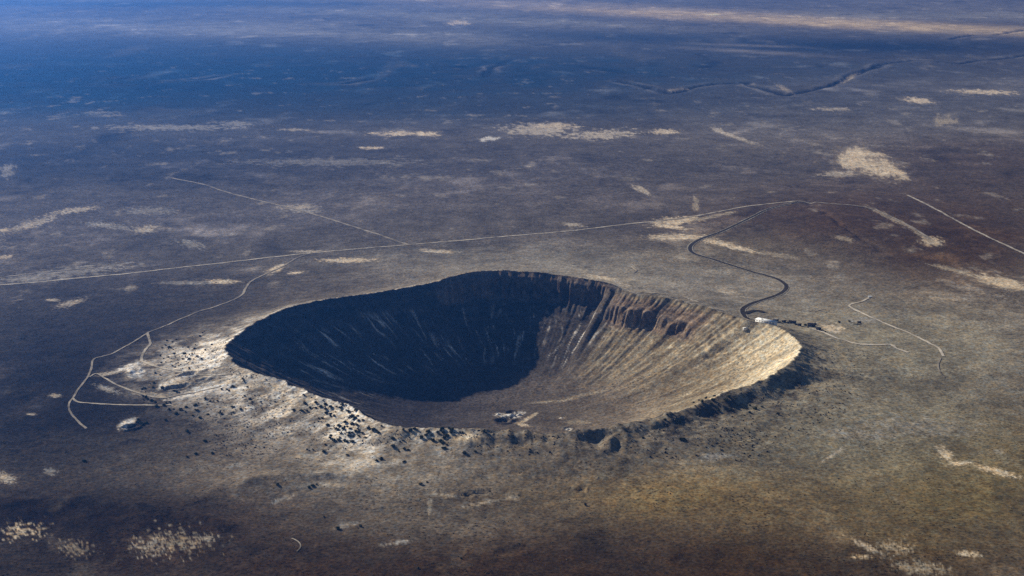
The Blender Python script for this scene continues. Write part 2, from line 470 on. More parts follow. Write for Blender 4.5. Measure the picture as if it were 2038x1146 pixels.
    mix((0.72, 0.66, 0.56), np.clip(left, 0, 1) * np.exp(-np.maximum(S - 1, 0) / 0.19) * (1 - sstep(1.16, 1.5, S)) * (S >= 1) * (0.35 + 1.15 * sstep(-0.22, 0.25, n2 + 0.8 * n3) + 0.5 * n3))
    far = ang_band(TH_, 20, 165, 12)
    mix((0.52, 0.47, 0.39), far * np.exp(-np.maximum(S - 1, 0) / 0.05) * (S >= 1) * (0.7 + 0.5 * n2 + 0.3 * n3))
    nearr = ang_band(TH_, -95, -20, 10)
    mix((0.085, 0.076, 0.064), nearr * np.exp(-((S - 1.10) / 0.13) ** 2) * sstep(0.0, 0.35, n2 + 0.7 * n3))  # patchy dark tone paints shade onto the near right flank
    # inside of the bowl
    I = S < 1.0
    k = np.where(I)[0]
    s_, t_ = S[k], TH_[k]
    A = t_ * 590.0
    wall = sstep(0.38, 0.66, s_ + 0.06 * fbm(X[k] / 60.0, Y[k] / 60.0, 3))
    Aw = A + 24.0 * noise(A / 70.0, s_ * 3.5) + 8.0 * noise(A / 20.0, s_ * 9.0)
    st = fbm(Aw / 13.0, s_ * 5.0, 4, 0.62)
    st2 = fbm(Aw / 36.0, s_ * 4.0 + 7, 4, 0.6)
    blot = fbm(X[k] / 34.0, Y[k] / 34.0 + 5, 4, 0.65)
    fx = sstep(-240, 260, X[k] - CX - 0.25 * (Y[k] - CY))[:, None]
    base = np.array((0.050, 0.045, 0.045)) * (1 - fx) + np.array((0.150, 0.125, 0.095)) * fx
    lit = ang_band(t_, -35, TH_CL1 - 8, 9)  # splits the wall into a sunlit and a shaded colour
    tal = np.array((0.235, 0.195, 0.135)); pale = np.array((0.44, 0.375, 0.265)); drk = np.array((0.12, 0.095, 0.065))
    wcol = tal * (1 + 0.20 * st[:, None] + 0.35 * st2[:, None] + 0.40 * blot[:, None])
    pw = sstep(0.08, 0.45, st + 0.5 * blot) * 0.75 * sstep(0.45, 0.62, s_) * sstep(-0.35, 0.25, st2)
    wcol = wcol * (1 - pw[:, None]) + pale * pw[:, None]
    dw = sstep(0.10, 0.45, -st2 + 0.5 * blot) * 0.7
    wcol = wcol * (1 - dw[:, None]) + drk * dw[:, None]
    dusk = np.array((0.060, 0.053, 0.047))  # darkened wall colour, shade of the far and left walls painted in
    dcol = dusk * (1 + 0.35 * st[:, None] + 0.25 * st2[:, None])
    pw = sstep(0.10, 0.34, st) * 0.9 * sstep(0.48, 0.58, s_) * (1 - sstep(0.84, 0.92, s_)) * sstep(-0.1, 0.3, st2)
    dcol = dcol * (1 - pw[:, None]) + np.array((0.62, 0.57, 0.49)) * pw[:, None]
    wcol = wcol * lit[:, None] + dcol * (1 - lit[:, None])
    stra = noise(s_ * 52 + 2.0 * noise(A / 90, s_ * 3), A / 110.0) * sstep(0.72, 0.84, s_)
    wcol = wcol * (1 + 0.45 * stra[:, None])
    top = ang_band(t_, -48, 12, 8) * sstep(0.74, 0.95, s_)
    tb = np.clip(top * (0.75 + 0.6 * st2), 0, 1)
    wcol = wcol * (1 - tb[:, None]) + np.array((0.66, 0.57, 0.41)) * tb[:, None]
    rock = np.clip(ang_band(t_, TH_CL1, TH_CL0, 3) * sstep(0.90, 0.93, s_) + ang_band(t_, TH_CL3 - 5, TH_CL2, 3) * sstep(0.82, 0.85, s_) * (1 - sstep(0.95, 0.99, s_)), 0, 1)
    rk = (np.array((0.185, 0.142, 0.105)) * lit[:, None] + np.array((0.115, 0.092, 0.074)) * (1 - lit[:, None])) * (1 + 0.5 * st[:, None] + 0.5 * blot[:, None] + 0.5 * noise(s_ * 70, A / 120)[:, None])  # cliff rock also has a sunlit and a darker, shaded colour
    wcol = wcol * (1 - rock[:, None]) + rk * rock[:, None]
    fl = base * (1 + 0.25 * n2[k] + 0.25 * n3[k])[:, None]
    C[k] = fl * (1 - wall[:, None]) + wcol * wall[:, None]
    # --- pale patches
    for (u, v, ru, rv, c_, w, rot, brk, fr) in (
        (1700, 318, 42, 26, SAND, .95, .1, .55, 2.6), (1755, 335, 52, 22, SAND, .9, .25, .6, 2.8), (1668, 346, 40, 6, PALE, .8, 0, .8, 2.5),
        (1795, 347, 22, 6, SAND, .8, .5, .7, 2.2), (1730, 305, 40, 9, SAND, .7, .2, .8, 2.2),
        (795, 266, 60, 5, SAND, 1, 0, 1.0, 3), (852, 267, 24, 5, SAND, 1, 0, .9, 3), (740, 294, 30, 3, SAND, .9, 0, .9, 2),
        (975, 276, 24, 5, WHITE, .9, -.1, .9, 2), (1075, 258, 75, 14, PALE, .9, 0, 1.1, 4), (1105, 250, 40, 6, SAND, .8, 0, 1.0, 3),
        (1200, 268, 70, 10, PALE, .95, -.05, 1.1, 4), (1322, 262, 30, 6, SAND, 1, 0, .9, 3), (1430, 259, 16, 6, PALE, .9, .4, .8, 2), (1465, 273, 50, 4, PALE, .9, .32, .7, 3),
        (1828, 200, 34, 6, SAND, 1, .1, .8, 3), (1960, 183, 75, 5, SAND, .95, .03, .9, 5), (1880, 240, 26, 12, TAN, .9, 0, .8, 2),
        (1655, 217, 40, 4, PALE, .7, 0, .9, 3), (912, 45, 26, 5, SAND, .95, 0, .8, 2), (1350, 178, 24, 3, TAN, .8, -.1, .8, 2), (1560, 176, 22, 5, TAN, .8, .4, .8, 2),
        (1690, 155, 24, 5, TAN, .8, -.5, .8, 2), (1278, 378, 24, 6, PALE, .95, .45, .7, 2), (1385, 405, 8, 16, TAN, .9, 0, .8, 2),
        (1345, 440, 55, 9, SAND, .95, -.1, .9, 3), (1340, 452, 40, 4, SAND, .9, .1, .9, 3), (1350, 472, 70, 7, SAND, .85, 0, 1.0, 4), (1420, 430, 50, 4, TAN, .9, -.2, .8, 3),
        (1425, 482, 40, 6, SAND, .9, .15, .9, 3), (1475, 495, 40, 5, SAND, .95, .2, .9, 3), (1550, 508, 50, 5, TAN, .8, .15, .9, 3), (1140, 447, 26, 4, PALE, .8, .1, .9, 2),
        (1855, 480, 26, 10, SAND, .9, .1, .8, 2.5), (1835, 468, 40, 5, TAN, .9, .6, .8, 3), (1770, 432, 60, 5, TAN, .8, .45, .8, 3),
        (1990, 560, 60, 12, SAND, .85, .2, .6, 3), (1900, 538, 60, 5, TAN, .95, .25, .8, 3), (2020, 572, 40, 6, SAND, .8, .1, .6, 3), (1680, 475, 22, 6, TAN, .8, .2, .8, 3),
        (290, 456, 26, 8, PALE, .9, -.2, 1.0, 3), (150, 418, 48, 5, PALE, .95, -.12, 1.0, 5), (65, 445, 60, 8, PALE, .8, -.3, 1.2, 5), (8, 458, 14, 4, SAND, .9, 0, .8, 2),
        (10, 511, 18, 4, SAND, .8, -.2, .8, 2), (225, 450, 60, 6, GREYP, .8, .1, 1.1, 4), (380, 485, 30, 8, GREYP, .8, .2, 1.1, 3),
        (440, 560, 36, 5, SAND, .95, 0, .9, 4), (372, 563, 60, 4, GREYP, .8, 0, 1.0, 4), (690, 518, 62, 5, SAND, .95, 0, 1.0, 5), (548, 536, 24, 7, SAND, .95, -.4, .7, 2.5),
        (872, 500, 36, 5, PALE, .95, .05, .8, 2.5), (588, 543, 18, 3, SAND, .9, -.1, .8, 2), (615, 500, 36, 3, PALE, .8, 0, .9, 3), (140, 603, 30, 6, PALE, .8, -.25, 1.1, 4),
        (105, 597, 16, 3, PALE, .8, 0, .9, 2), (150, 540, 110, 12, GREYP, .7, -.1, 1.2, 5), (60, 555, 60, 8, GREYP, .7, 0, 1.2, 4), (340, 254, 140, 6, GREYP, .8, 0, 1.1, 6),
        (470, 246, 34, 6, GREYP, .8, 0, 1.0, 3), (590, 258, 30, 3, PALE, .7, 0, .9, 3), (200, 224, 40, 3, GREYP, .7, 0, .9, 3), (15, 340, 18, 14, GREYP, .8, -.6, .9, 2),
        (660, 322, 200, 8, GREYP, .45, 0, 1.2, 5), (590, 412, 40, 5, PALE, .7, 0, 1.0, 4), (610, 420, 36, 4, GREYP, .8, 0, 1.0, 4), (300, 420, 60, 8, GREYP, .6, 0, 1.1, 5),
        # quarried ground on the near left flank
        (270, 740, 22, 12, WHITE, 1, -.15, .6, 2), (255, 730, 30, 6, WHITE, .9, -.3, .8, 2), (220, 742, 34, 4, PALE, .7, -.2, .9, 3), (215, 775, 30, 6, GREYP, .9, .3, 1.1, 4),
        (248, 846, 14, 10, WHITE, .95, -.5, .6, 2), (262, 838, 14, 7, WHITE, .6, -.4, .7, 2), (435, 768, 90, 11, WHITE, 1, -.22, .7, 3.5), (500, 752, 70, 9, WHITE, .8, .05, .9, 4), (330, 765, 20, 6, WHITE, .9, -.5, .8, 3), (385, 785, 60, 6, WHITE, .8, -.2, .9, 4),
        (345, 764, 28, 8, PALE, .9, -.2, 1.0, 3), (470, 755, 60, 8, PALE, .95, -.15, .9, 4), (530, 768, 60, 10, PALE, .9, .15, .8, 4), (300, 785, 40, 6, PALE, .7, .1, 1.0, 4),
        (440, 690, 34, 10, PALE, .9, -.1, 1.0, 4), (420, 705, 40, 5, WHITE, .7, -.1, 1.0, 4), (500, 745, 40, 8, PALE, .8, .1, .9, 4), (290, 722, 16, 5, PALE, .8, .2, .9, 3),
        (640, 815, 70, 22, PALE, .8, .3, .9, 4), (730, 850, 60, 16, PALE, .8, .25, .9, 4), (830, 868, 60, 12, PALE, .8, .05, .9, 4), (930, 870, 30, 10, SAND, .8, .0, .8, 3),
        (560, 800, 70, 14, PALE, .6, .2, 1.0, 4), (110, 787, 14, 4, PALE, .8, 0, .9, 3), (62, 824, 10, 2.5, PALE, .7, 0, .9, 2),
        # rim of the far side and visitor area
        (1195, 552, 34, 4, SAND, .8, .15, .8, 4), (1240, 568, 18, 8, PALE, .8, .2, .8, 3), (1655, 652, 26, 8, SAND, .9, .1, .9, 3.5), (1665, 660, 20, 4, PALE, .9, .1, .9, 3),
        (1600, 640, 30, 3, TAN, .8, .1, .9, 3), (1450, 580, 26, 8, PALE, .6, .3, 1.0, 3), (1715, 637, 40, 8, GREYP, .7, 0, .8, 3), (1262, 533, 12, 3, PALE, .7, .7, .7, 2),
        (1700, 865, 80, 12, GREYP, .5, .05, 1.2, 4), (1830, 850, 120, 20, GREYP, .4, .05, 1.2, 4),
        # lower right
        (1880, 902, 24, 11, SAND, .9, .7, .7, 2.5), (1912, 922, 26, 5, SAND, .9, -.1, .8, 3), (1985, 938, 45, 7, SAND, .95, .25, 1.2, 6), (1660, 903, 34, 3.5, PALE, .85, -.6, .6, 3),
        (1990, 898, 14, 6, TAN, .9, 0, .8, 2), (1930, 1102, 30, 6, SAND, .85, .15, .8, 3), (1725, 1088, 40, 6, PALE, .8, .45, 1.0, 4), (1715, 1108, 22, 4, SAND, .7, 0, 1.0, 3),
        (1780, 1090, 60, 22, TAN, .9, .2, 1.3, 6), (1830, 1130, 60, 14, TAN, .9, .1, 1.2, 5), (1420, 910, 26, 8, GREYP, .8, 0, .9, 3), (1440, 905, 40, 5, GREYP, .6, 0, 1.0, 3),
        # lower left
        (45, 1058, 50, 22, SAND, .8, -.1, 1.5, 4), (10, 950, 22, 11, PALE, .9, .3, 1.0, 4), (350, 1078, 80, 28, TAN, .75, -.05, 1.9, 6), (300, 1090, 34, 22, PALE, .6, 0, 1.9, 5),
        (150, 1092, 45, 20, TAN, .55, 0, 1.7, 6), (410, 1070, 30, 10, PALE, .6, 0, 1.6, 5), (100, 938, 14, 8, GREYP, .7, 0, .9, 2), (885, 985, 34, 4, PALE, .6, .05, .8, 3),
        (855, 1008, 5, 22, PALE, .6, .1, .8, 2), (960, 1001, 46, 4, PALE, .7, -.2, .7, 3), (1020, 990, 16, 6, PALE, .6, 0, .8, 2), (565, 992, 26, 5, GREYP, .8, -.35, .9, 3),
        (660, 965, 50, 4, PALE, .5, 0, 1.0, 4), (690, 1045, 30, 6, GREYP, .6, -.2, 1.0, 3), (790, 1080, 36, 4, GREYP, .7, -.15, .9, 3), (470, 925, 30, 5, GREYP, .6, -.2, 1.0, 3),
        # crater floor
        (1012, 828, 26, 5, WHITE, .95, .05, 1.0, 4), (1035, 822, 12, 4, WHITE, .9, 0, .9, 3), (992, 824, 7, 3, WHITE, 1, 0, .6, 2), (1048, 834, 16, 4, SAND, .9, -.5, .7, 3), (1062, 826, 14, 3.5, SAND, .9, -.5, .7, 3),
        (1040, 845, 16, 4, SAND, .8, .2, .8, 3), (1118, 832, 7, 2.5, SAND, .8, 0, .8, 2), (1131, 854, 9, 3, WHITE, .9, 0, .7, 2), (1080, 800, 30, 2.5, TAN, .9, -.1, .9, 4), (1130, 795, 30, 2.5, TAN, .9, -.2, .9, 4),
        (1150, 840, 30, 5, TAN, .7, 0, 1.1, 4), (1180, 782, 60, 3, TAN, .8, -.2, 1.0, 5),
    ):
        crisp(u, v, ru, rv, c_, w, rot, brk, fr)
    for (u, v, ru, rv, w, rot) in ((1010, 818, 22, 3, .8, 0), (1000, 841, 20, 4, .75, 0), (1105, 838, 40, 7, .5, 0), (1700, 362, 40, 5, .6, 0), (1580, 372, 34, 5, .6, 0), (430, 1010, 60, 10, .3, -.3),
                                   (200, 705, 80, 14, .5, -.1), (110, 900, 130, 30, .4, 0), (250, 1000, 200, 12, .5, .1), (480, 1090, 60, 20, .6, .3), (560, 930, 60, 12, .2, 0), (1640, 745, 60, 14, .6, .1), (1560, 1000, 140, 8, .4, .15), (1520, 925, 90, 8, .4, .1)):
        crisp(u, v, ru, rv, (0.045, 0.038, 0.034), w, rot, 1.2, 2.5, edge=0.9)  # dark patches; those along the scarps put their shade into the colour
    g_ = C.mean(1, keepdims=True)
    C[:] = C * np.where((S < 1.0)[:, None], 1.0, np.where(g_ < 0.15, (g_ / 0.15) ** 0.30, (g_ / 0.15) ** 0.03))
    C[:] = C.mean(1, keepdims=True) + (C - C.mean(1, keepdims=True)) * 1.15
    return np.clip(C, 0.010, 0.8)


# ------------------------------------------------------------------ materials
def new_mat(name):
    m = bpy.data.materials.new(name)
    m.use_nodes = True
    nt = m.node_tree
    b = nt.nodes["Principled BSDF"]
    b.inputs["Roughness"].default_value = 0.95
    b.inputs["Specular IOR Level"].default_value = 0.0
    return m, nt, b


def N(nt, t, **kw):
    n = nt.nodes.new(t)
    for k_, v_ in kw.items():
        setattr(n, k_, v_)
    return n


def ground_material():
    m, nt, b = new_mat("desert_ground")
    L = nt.links.new
    att = N(nt, "ShaderNodeAttribute", attribute_name="soil")
    tc = N(nt, "ShaderNodeTexCoord")
    prev = att.outputs["Color"]
    # scrub speckle at several sizes, each with its own hue
    for sc, det, lo, hi, fmin, fmax, tint in ((1 / 5.5, 2, 0.30, 0.70, 0.52, 1.52, (1.0, 0.97, 0.92)), (1 / 21.0, 5, 0.32, 0.68, 0.72, 1.28, (1, 1, 1)), (1 / 120.0, 6, 0.35, 0.65, 0.82, 1.18, (1, 1, 1))):
        nz = N(nt, "ShaderNodeTexNoise"); nz.inputs["Scale"].default_value = sc; nz.inputs["Detail"].default_value = det; nz.inputs["Roughness"].default_value = 0.65
        L(tc.outputs["Object"], nz.inputs["Vector"])
        mr = N(nt, "ShaderNodeMapRange"); mr.inputs[1].default_value = lo; mr.inputs[2].default_value = hi; mr.inputs[3].default_value = fmin; mr.inputs[4].default_value = fmax
        L(nz.outputs["Fac"], mr.inputs[0])
        mx = N(nt, "ShaderNodeVectorMath", operation='SCALE')
        L(prev, mx.inputs[0]); L(mr.outputs[0], mx.inputs["Scale"])
        prev = mx.outputs[0]
    # clumps of scrub: dark dots gathered into thickets
    vo = N(nt, "ShaderNodeTexVoronoi"); vo.inputs["Scale"].default_value = 1 / 8.0; vo.inputs["Randomness"].default_value = 1.0
    L(tc.outputs["Object"], vo.inputs["Vector"])
    v1 = N(nt, "ShaderNodeMapRange", interpolation_type='SMOOTHSTEP'); v1.inputs[1].default_value = 0.16; v1.inputs[2].default_value = 0.38; v1.inputs[3].default_value = 1.0; v1.inputs[4].default_value = 0.0
    L(vo.outputs["Distance"], v1.inputs[0])
    th_n = N(nt, "ShaderNodeTexNoise"); th_n.inputs["Scale"].default_value = 1 / 170.0; th_n.inputs["Detail"].default_value = 5; th_n.inputs["Roughness"].default_value = 0.7
    L(tc.outputs["Object"], th_n.inputs["Vector"])
    v2 = N(nt, "ShaderNodeMapRange", interpolation_type='SMOOTHSTEP'); v2.inputs[1].default_value = 0.47; v2.inputs[2].default_value = 0.62
    L(th_n.outputs["Fac"], v2.inputs[0])
    v3 = N(nt, "ShaderNodeMath", operation='MULTIPLY'); L(v1.outputs[0], v3.inputs[0]); L(v2.outputs[0], v3.inputs[1])
    v4 = N(nt, "ShaderNodeMapRange"); v4.inputs[3].default_value = 1.05; v4.inputs[4].default_value = 0.35
    L(v3.outputs[0], v4.inputs[0])
    mx = N(nt, "ShaderNodeVectorMath", operation='SCALE'); L(prev, mx.inputs[0]); L(v4.outputs[0], mx.inputs["Scale"])
    prev = mx.outputs[0]
    # warm / cool hue drift
    nz = N(nt, "ShaderNodeTexNoise"); nz.inputs["Scale"].default_value = 1 / 9.0; nz.inputs["Detail"].default_value = 3
    L(tc.outputs["Object"], nz.inputs["Vector"])
    mr = N(nt, "ShaderNodeMapRange"); mr.inputs[1].default_value = 0.3; mr.inputs[2].default_value = 0.7
    L(nz.outputs["Fac"], mr.inputs[0])
    mc = N(nt, "ShaderNodeMix", data_type='RGBA')
    mc.inputs[6].default_value = (1.14, 0.99, 0.80, 1); mc.inputs[7].default_value = (0.88, 1.0, 1.18, 1)
    L(mr.outputs[0], mc.inputs[0])
    mm = N(nt, "ShaderNodeVectorMath", operation='MULTIPLY')
    L(prev, mm.inputs[0]); L(mc.outputs[2], mm.inputs[1])
    L(mm.outputs[0], b.inputs["Base Color"])
    bn = N(nt, "ShaderNodeTexNoise"); bn.inputs["Scale"].default_value = 1 / 7.0; bn.inputs["Detail"].default_value = 4
    L(tc.outputs["Object"], bn.inputs["Vector"])
    bp = N(nt, "ShaderNodeBump"); bp.inputs["Strength"].default_value = 0.55; bp.inputs["Distance"].default_value = 1.4
    L(bn.outputs["Fac"], bp.inputs["Height"]); L(bp.outputs[0], b.inputs["Normal"])
    return m


def noisy_mat(name, c0, c1, scale, rough=0.95):
    m, nt, b = new_mat(name)
    tc = N(nt, "ShaderNodeTexCoord"); nz = N(nt, "ShaderNodeTexNoise")
    nz.inputs["Scale"].default_value = scale; nz.inputs["Detail"].default_value = 4; nz.inputs["Roughness"].default_value = 0.65
    nt.links.new(tc.outputs["Object"], nz.inputs["Vector"])
    cr = N(nt, "ShaderNodeValToRGB")
    cr.color_ramp.elements[0].position = 0.34; cr.color_ramp.elements[0].color = (*c0, 1)
    cr.color_ramp.elements[1].position = 0.66; cr.color_ramp.elements[1].color = (*c1, 1)
    nt.links.new(nz.outputs["Fac"], cr.inputs[0]); nt.links.new(cr.outputs[0], b.inputs["Base Color"])
    b.inputs["Roughness"].default_value = rough
    return m


M_GROUND = ground_material()
M_ASPHALT = noisy_mat("asphalt", (0.030, 0.026, 0.022), (0.060, 0.050, 0.042), 0.15)
M_TRACK = noisy_mat("pale_dirt", (0.21, 0.18, 0.14), (0.58, 0.51, 0.40), 0.03)
M_TRACK_DIM = noisy_mat("worn_dirt", (0.13, 0.112, 0.09), (0.40, 0.345, 0.27), 0.025)
M_TRACK_BRIGHT = noisy_mat("bright_dirt", (0.36, 0.31, 0.24), (0.68, 0.60, 0.48), 0.03)
M_SHOULDER = noisy_mat("gravel_shoulder", (0.20, 0.18, 0.14), (0.36, 0.32, 0.25), 0.1)
M_LEAF = noisy_mat("juniper_foliage", (0.030, 0.036, 0.022), (0.085, 0.090, 0.052), 0.9)
M_BARK = noisy_mat("juniper_bark", (0.07, 0.05, 0.035), (0.13, 0.10, 0.075), 2.0)
M_SCRUB = noisy_mat("dry_scrub", (0.045, 0.045, 0.030), (0.10, 0.09, 0.06), 0.05)
M_WHITE = noisy_mat("white_roofing", (0.74, 0.73, 0.69), (0.84, 0.83, 0.80), 0.5, 0.6)
M_BRICK = noisy_mat("tan_masonry", (0.24, 0.17, 0.12), (0.33, 0.25, 0.18), 0.6)
M_DARKROOF = noisy_mat("dark_roofing", (0.03, 0.03, 0.035), (0.06, 0.055, 0.055), 0.6, 0.8)
M_DARKWALL = noisy_mat("dark_wall", (0.06, 0.055, 0.05), (0.11, 0.10, 0.09), 0.6)
M_GLASS, _nt, _b = new_mat("dark_glass")
_b.inputs["Base Color"].default_value = (0.02, 0.025, 0.03, 1); _b.inputs["Roughness"].default_value = 0.1; _b.inputs["Specular IOR Level"].default_value = 0.5
M_ROCK = noisy_mat("broken_rock", (0.12, 0.10, 0.08), (0.36, 0.31, 0.24), 0.25)


# ------------------------------------------------------------------ ground mesh: one sheet, split along the rim crest
def mesh_obj(name, verts, faces, mat, parent=None, smooth=False):
    me = bpy.data.meshes.new(name)
    verts = np.asarray(verts, np.float32); faces = np.asarray(faces, np.int32)
    k = faces.shape[1]
    me.vertices.add(len(verts)); me.vertices.foreach_set("co", verts.ravel())
    me.loops.add(faces.size); me.loops.foreach_set("vertex_index", faces.ravel())
    me.polygons.add(len(faces))
    me.polygons.foreach_set("loop_start", np.arange(0, faces.size, k, dtype=np.int32))
    me.polygons.foreach_set("loop_total", np.full(len(faces), k, np.int32))
    if smooth:
        me.polygons.foreach_set("use_smooth", np.ones(len(faces), bool))
    me.update(calc_edges=True)
    if mat:
        me.materials.append(mat)
    o = bpy.data.objects.new(name, me)
    COL.objects.link(o)
    if parent:
        o.parent = parent
    return o


def tag(o, label=None, cat=None, group=None, kind=None):
    if label: o["label"] = label
    if cat: o["category"] = cat
    if group: o["group"] = group
    if kind: o["kind"] = kind
    return o


def build_ground():
    a_in = np.radians(np.linspace(-24.0, 24.0, 1060))
    a_out = np.radians(np.linspace(24.0, 336.0, 105))[1:-1]
    ang = np.concatenate([a_in, a_out])
    rs = [0.0, 400.0, 800.0, 1100.0, 1350.0, 1500.0]
    r = 1600.0
    while r < 110000:
        rs.append(r)
        if r < 2350: st = 7.0
        elif r < 3720: st = 2.9
        elif r < 4300: st = 6.0
        else: st = max(6.5, r * r / 900.0 * 0.00069 * 0.8)
        if r > 30000: st = r * 0.12
        r += st
    rs = np.array(rs)
    na, nr = len(ang), len(rs)
    RR, AA = np.meshgrid(rs[1:], ang, indexing='ij')
    X = CAM_POS[0] + RR * np.sin(AA); Y = CAM_POS[1] + RR * np.cos(AA)
    X = np.concatenate([[CAM_POS[0]], X.ravel()]); Y = np.concatenate([[CAM_POS[1]], Y.ravel()])
    S, T = s_of(X, Y)
    # pull the vertices next to the crest onto it so that the rim edge is clean
    Z = height(X, Y)
    V = np.stack([X, Y, Z], 1)
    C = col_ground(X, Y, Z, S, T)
    i = np.arange(nr - 2)[:, None]; j = np.arange(na)[None, :]; j2 = (j + 1) % na
    q = np.stack([1 + i * na + j, 1 + i * na + j2, 1 + (i + 1) * na + j2, 1 + (i + 1) * na + j], -1).reshape(-1, 4)
    # angle is measured clockwise (x = sin): flip so that normals point up
    q = q[:, ::-1]
    inside = (S[q] < 1.0).sum(1) >= 3
    # vertex normals of the whole sheet
    fn = np.cross(V[q[:, 1]] - V[q[:, 0]], V[q[:, 3]] - V[q[:, 0]])
    fn /= np.linalg.norm(fn, axis=1)[:, None] + 1e-9
    VN = np.zeros_like(V)
    for c in range(4):
        for ax in range(3):
            VN[:, ax] += np.bincount(q[:, c], fn[:, ax], len(V))
    VN[0] = (0, 0, 1)
    VN /= np.linalg.norm(VN, axis=1)[:, None] + 1e-9
    res = []
    for name, fq in (("desert_ground", q[~inside]), ("crater_bowl", q[inside])):
        used = np.unique(fq)
        remap = np.full(len(V), -1, np.int64); remap[used] = np.arange(len(used))
        o = mesh_obj(name, V[used], remap[fq], M_GROUND, smooth=True)
        at_ = o.data.attributes.new("soil", 'FLOAT_COLOR', 'POINT')
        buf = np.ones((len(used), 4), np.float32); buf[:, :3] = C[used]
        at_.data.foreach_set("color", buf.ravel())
        o.data.normals_split_custom_set_from_vertices(VN[used].astype(np.float32))
        o["kind"] = "structure"
        res.append(o)
    # hub under the aircraft: a fan of triangles
    f = np.stack([np.zeros(na, int), 1 + (np.arange(na) + 1) % na, 1 + np.arange(na)], 1)
    hub = mesh_obj("ground_below", V[:1 + na], f, M_GROUND)
    at_ = hub.data.attributes.new("soil", 'FLOAT_COLOR', 'POINT')
    buf = np.ones((1 + na, 4), np.float32); buf[:, :3] = C[:1 + na]
    at_.data.foreach_set("color", buf.ravel())
    hub["kind"] = "structure"
    return res


ground, bowl = build_ground()
ground["label"] = "wide dry desert plain with pale sand patches around the crater"
bowl["label"] = "deep round crater bowl, half in shade, with gullied walls"


# ------------------------------------------------------------------ roads and tracks
def catmull(P, step):
    P = np.asarray(P, float)
    Q = np.concatenate([[2 * P[0] - P[1]], P, [2 * P[-1] - P[-2]]])
    out = []
    for i in range(1, len(Q) - 2):
        p0, p1, p2, p3 = Q[i - 1], Q[i], Q[i + 1], Q[i + 2]
        n = max(2, int(np.linalg.norm(p2 - p1) / step))
        t = np.linspace(0, 1, n, endpoint=False)[:, None]
        out.append(0.5 * ((2 * p1) + (-p0 + p2) * t + (2 * p0 - 5 * p1 + 4 * p2 - p3) * t ** 2 + (-p0 + 3 * p1 - 3 * p2 + p3) * t ** 3))
    out.append(P[-1:])
    return np.concatenate(out)


def strip(name, px, width, mat, label, lift=0.8, wob=0.25, seed=1.0):
    p = at([a for a, _ in px], [b for _, b in px])
    far = np.linalg.norm(p - CAM_POS, axis=1).mean()
    c = catmull(p[:, :2], 5.0 if far < 5500 else 16.0)
    w0 = 0.9 * np.stack([noise(np.arange(len(c)) / 9.0, np.full(len(c), seed)), noise(np.arange(len(c)) / 9.0, np.full(len(c), seed + 5))], 1)
    c = c + w0 * (0.0 if wob < 0.1 else 1.0)
    t = np.gradient(c, axis=0); t /= np.linalg.norm(t, axis=1)[:, None] + 1e-9
    nrm = np.stack([-t[:, 1], t[:, 0]], 1)
    k = np.arange(len(c))
    wl = width / 2 * (1 + wob * (noise(k / 3.0, k * 0 + seed + 2) + noise(k / 14.0, k * 0 + seed + 4)))
    wr = width / 2 * (1 + wob * (noise(k / 3.0, k * 0 + seed + 8) + noise(k / 14.0, k * 0 + seed + 9)))
    wl = np.clip(wl, width * 0.12, width); wr = np.clip(wr, width * 0.12, width)
    rows = [c + nrm * wl[:, None], c + nrm * wl[:, None] * 0.33, c - nrm * wr[:, None] * 0.33, c - nrm * wr[:, None]]
    lf = lift + max(0.0, (far - 4500) * 0.00022)
    V = np.stack([np.column_stack([r_, height(r_[:, 0], r_[:, 1]) + lf]) for r_ in rows], 1)   # n,4,3
    n = len(c)
    i = np.arange(n - 1)[:, None]; j = np.arange(3)[None, :]
    f = np.stack([i * 4 + j, i * 4 + j + 1, (i + 1) * 4 + j + 1, (i + 1) * 4 + j], -1).reshape(-1, 4)[:, ::-1]
    fn = np.cross(V.reshape(-1, 3)[f[0, 1]] - V.reshape(-1, 3)[f[0, 0]], V.reshape(-1, 3)[f[0, 2]] - V.reshape(-1, 3)[f[0, 0]])
    if fn[2] < 0:
        f = f[:, ::-1]
    o = mesh_obj(name, V.reshape(-1, 3), f, mat, smooth=True)
    return tag(o, label, kind="structure")


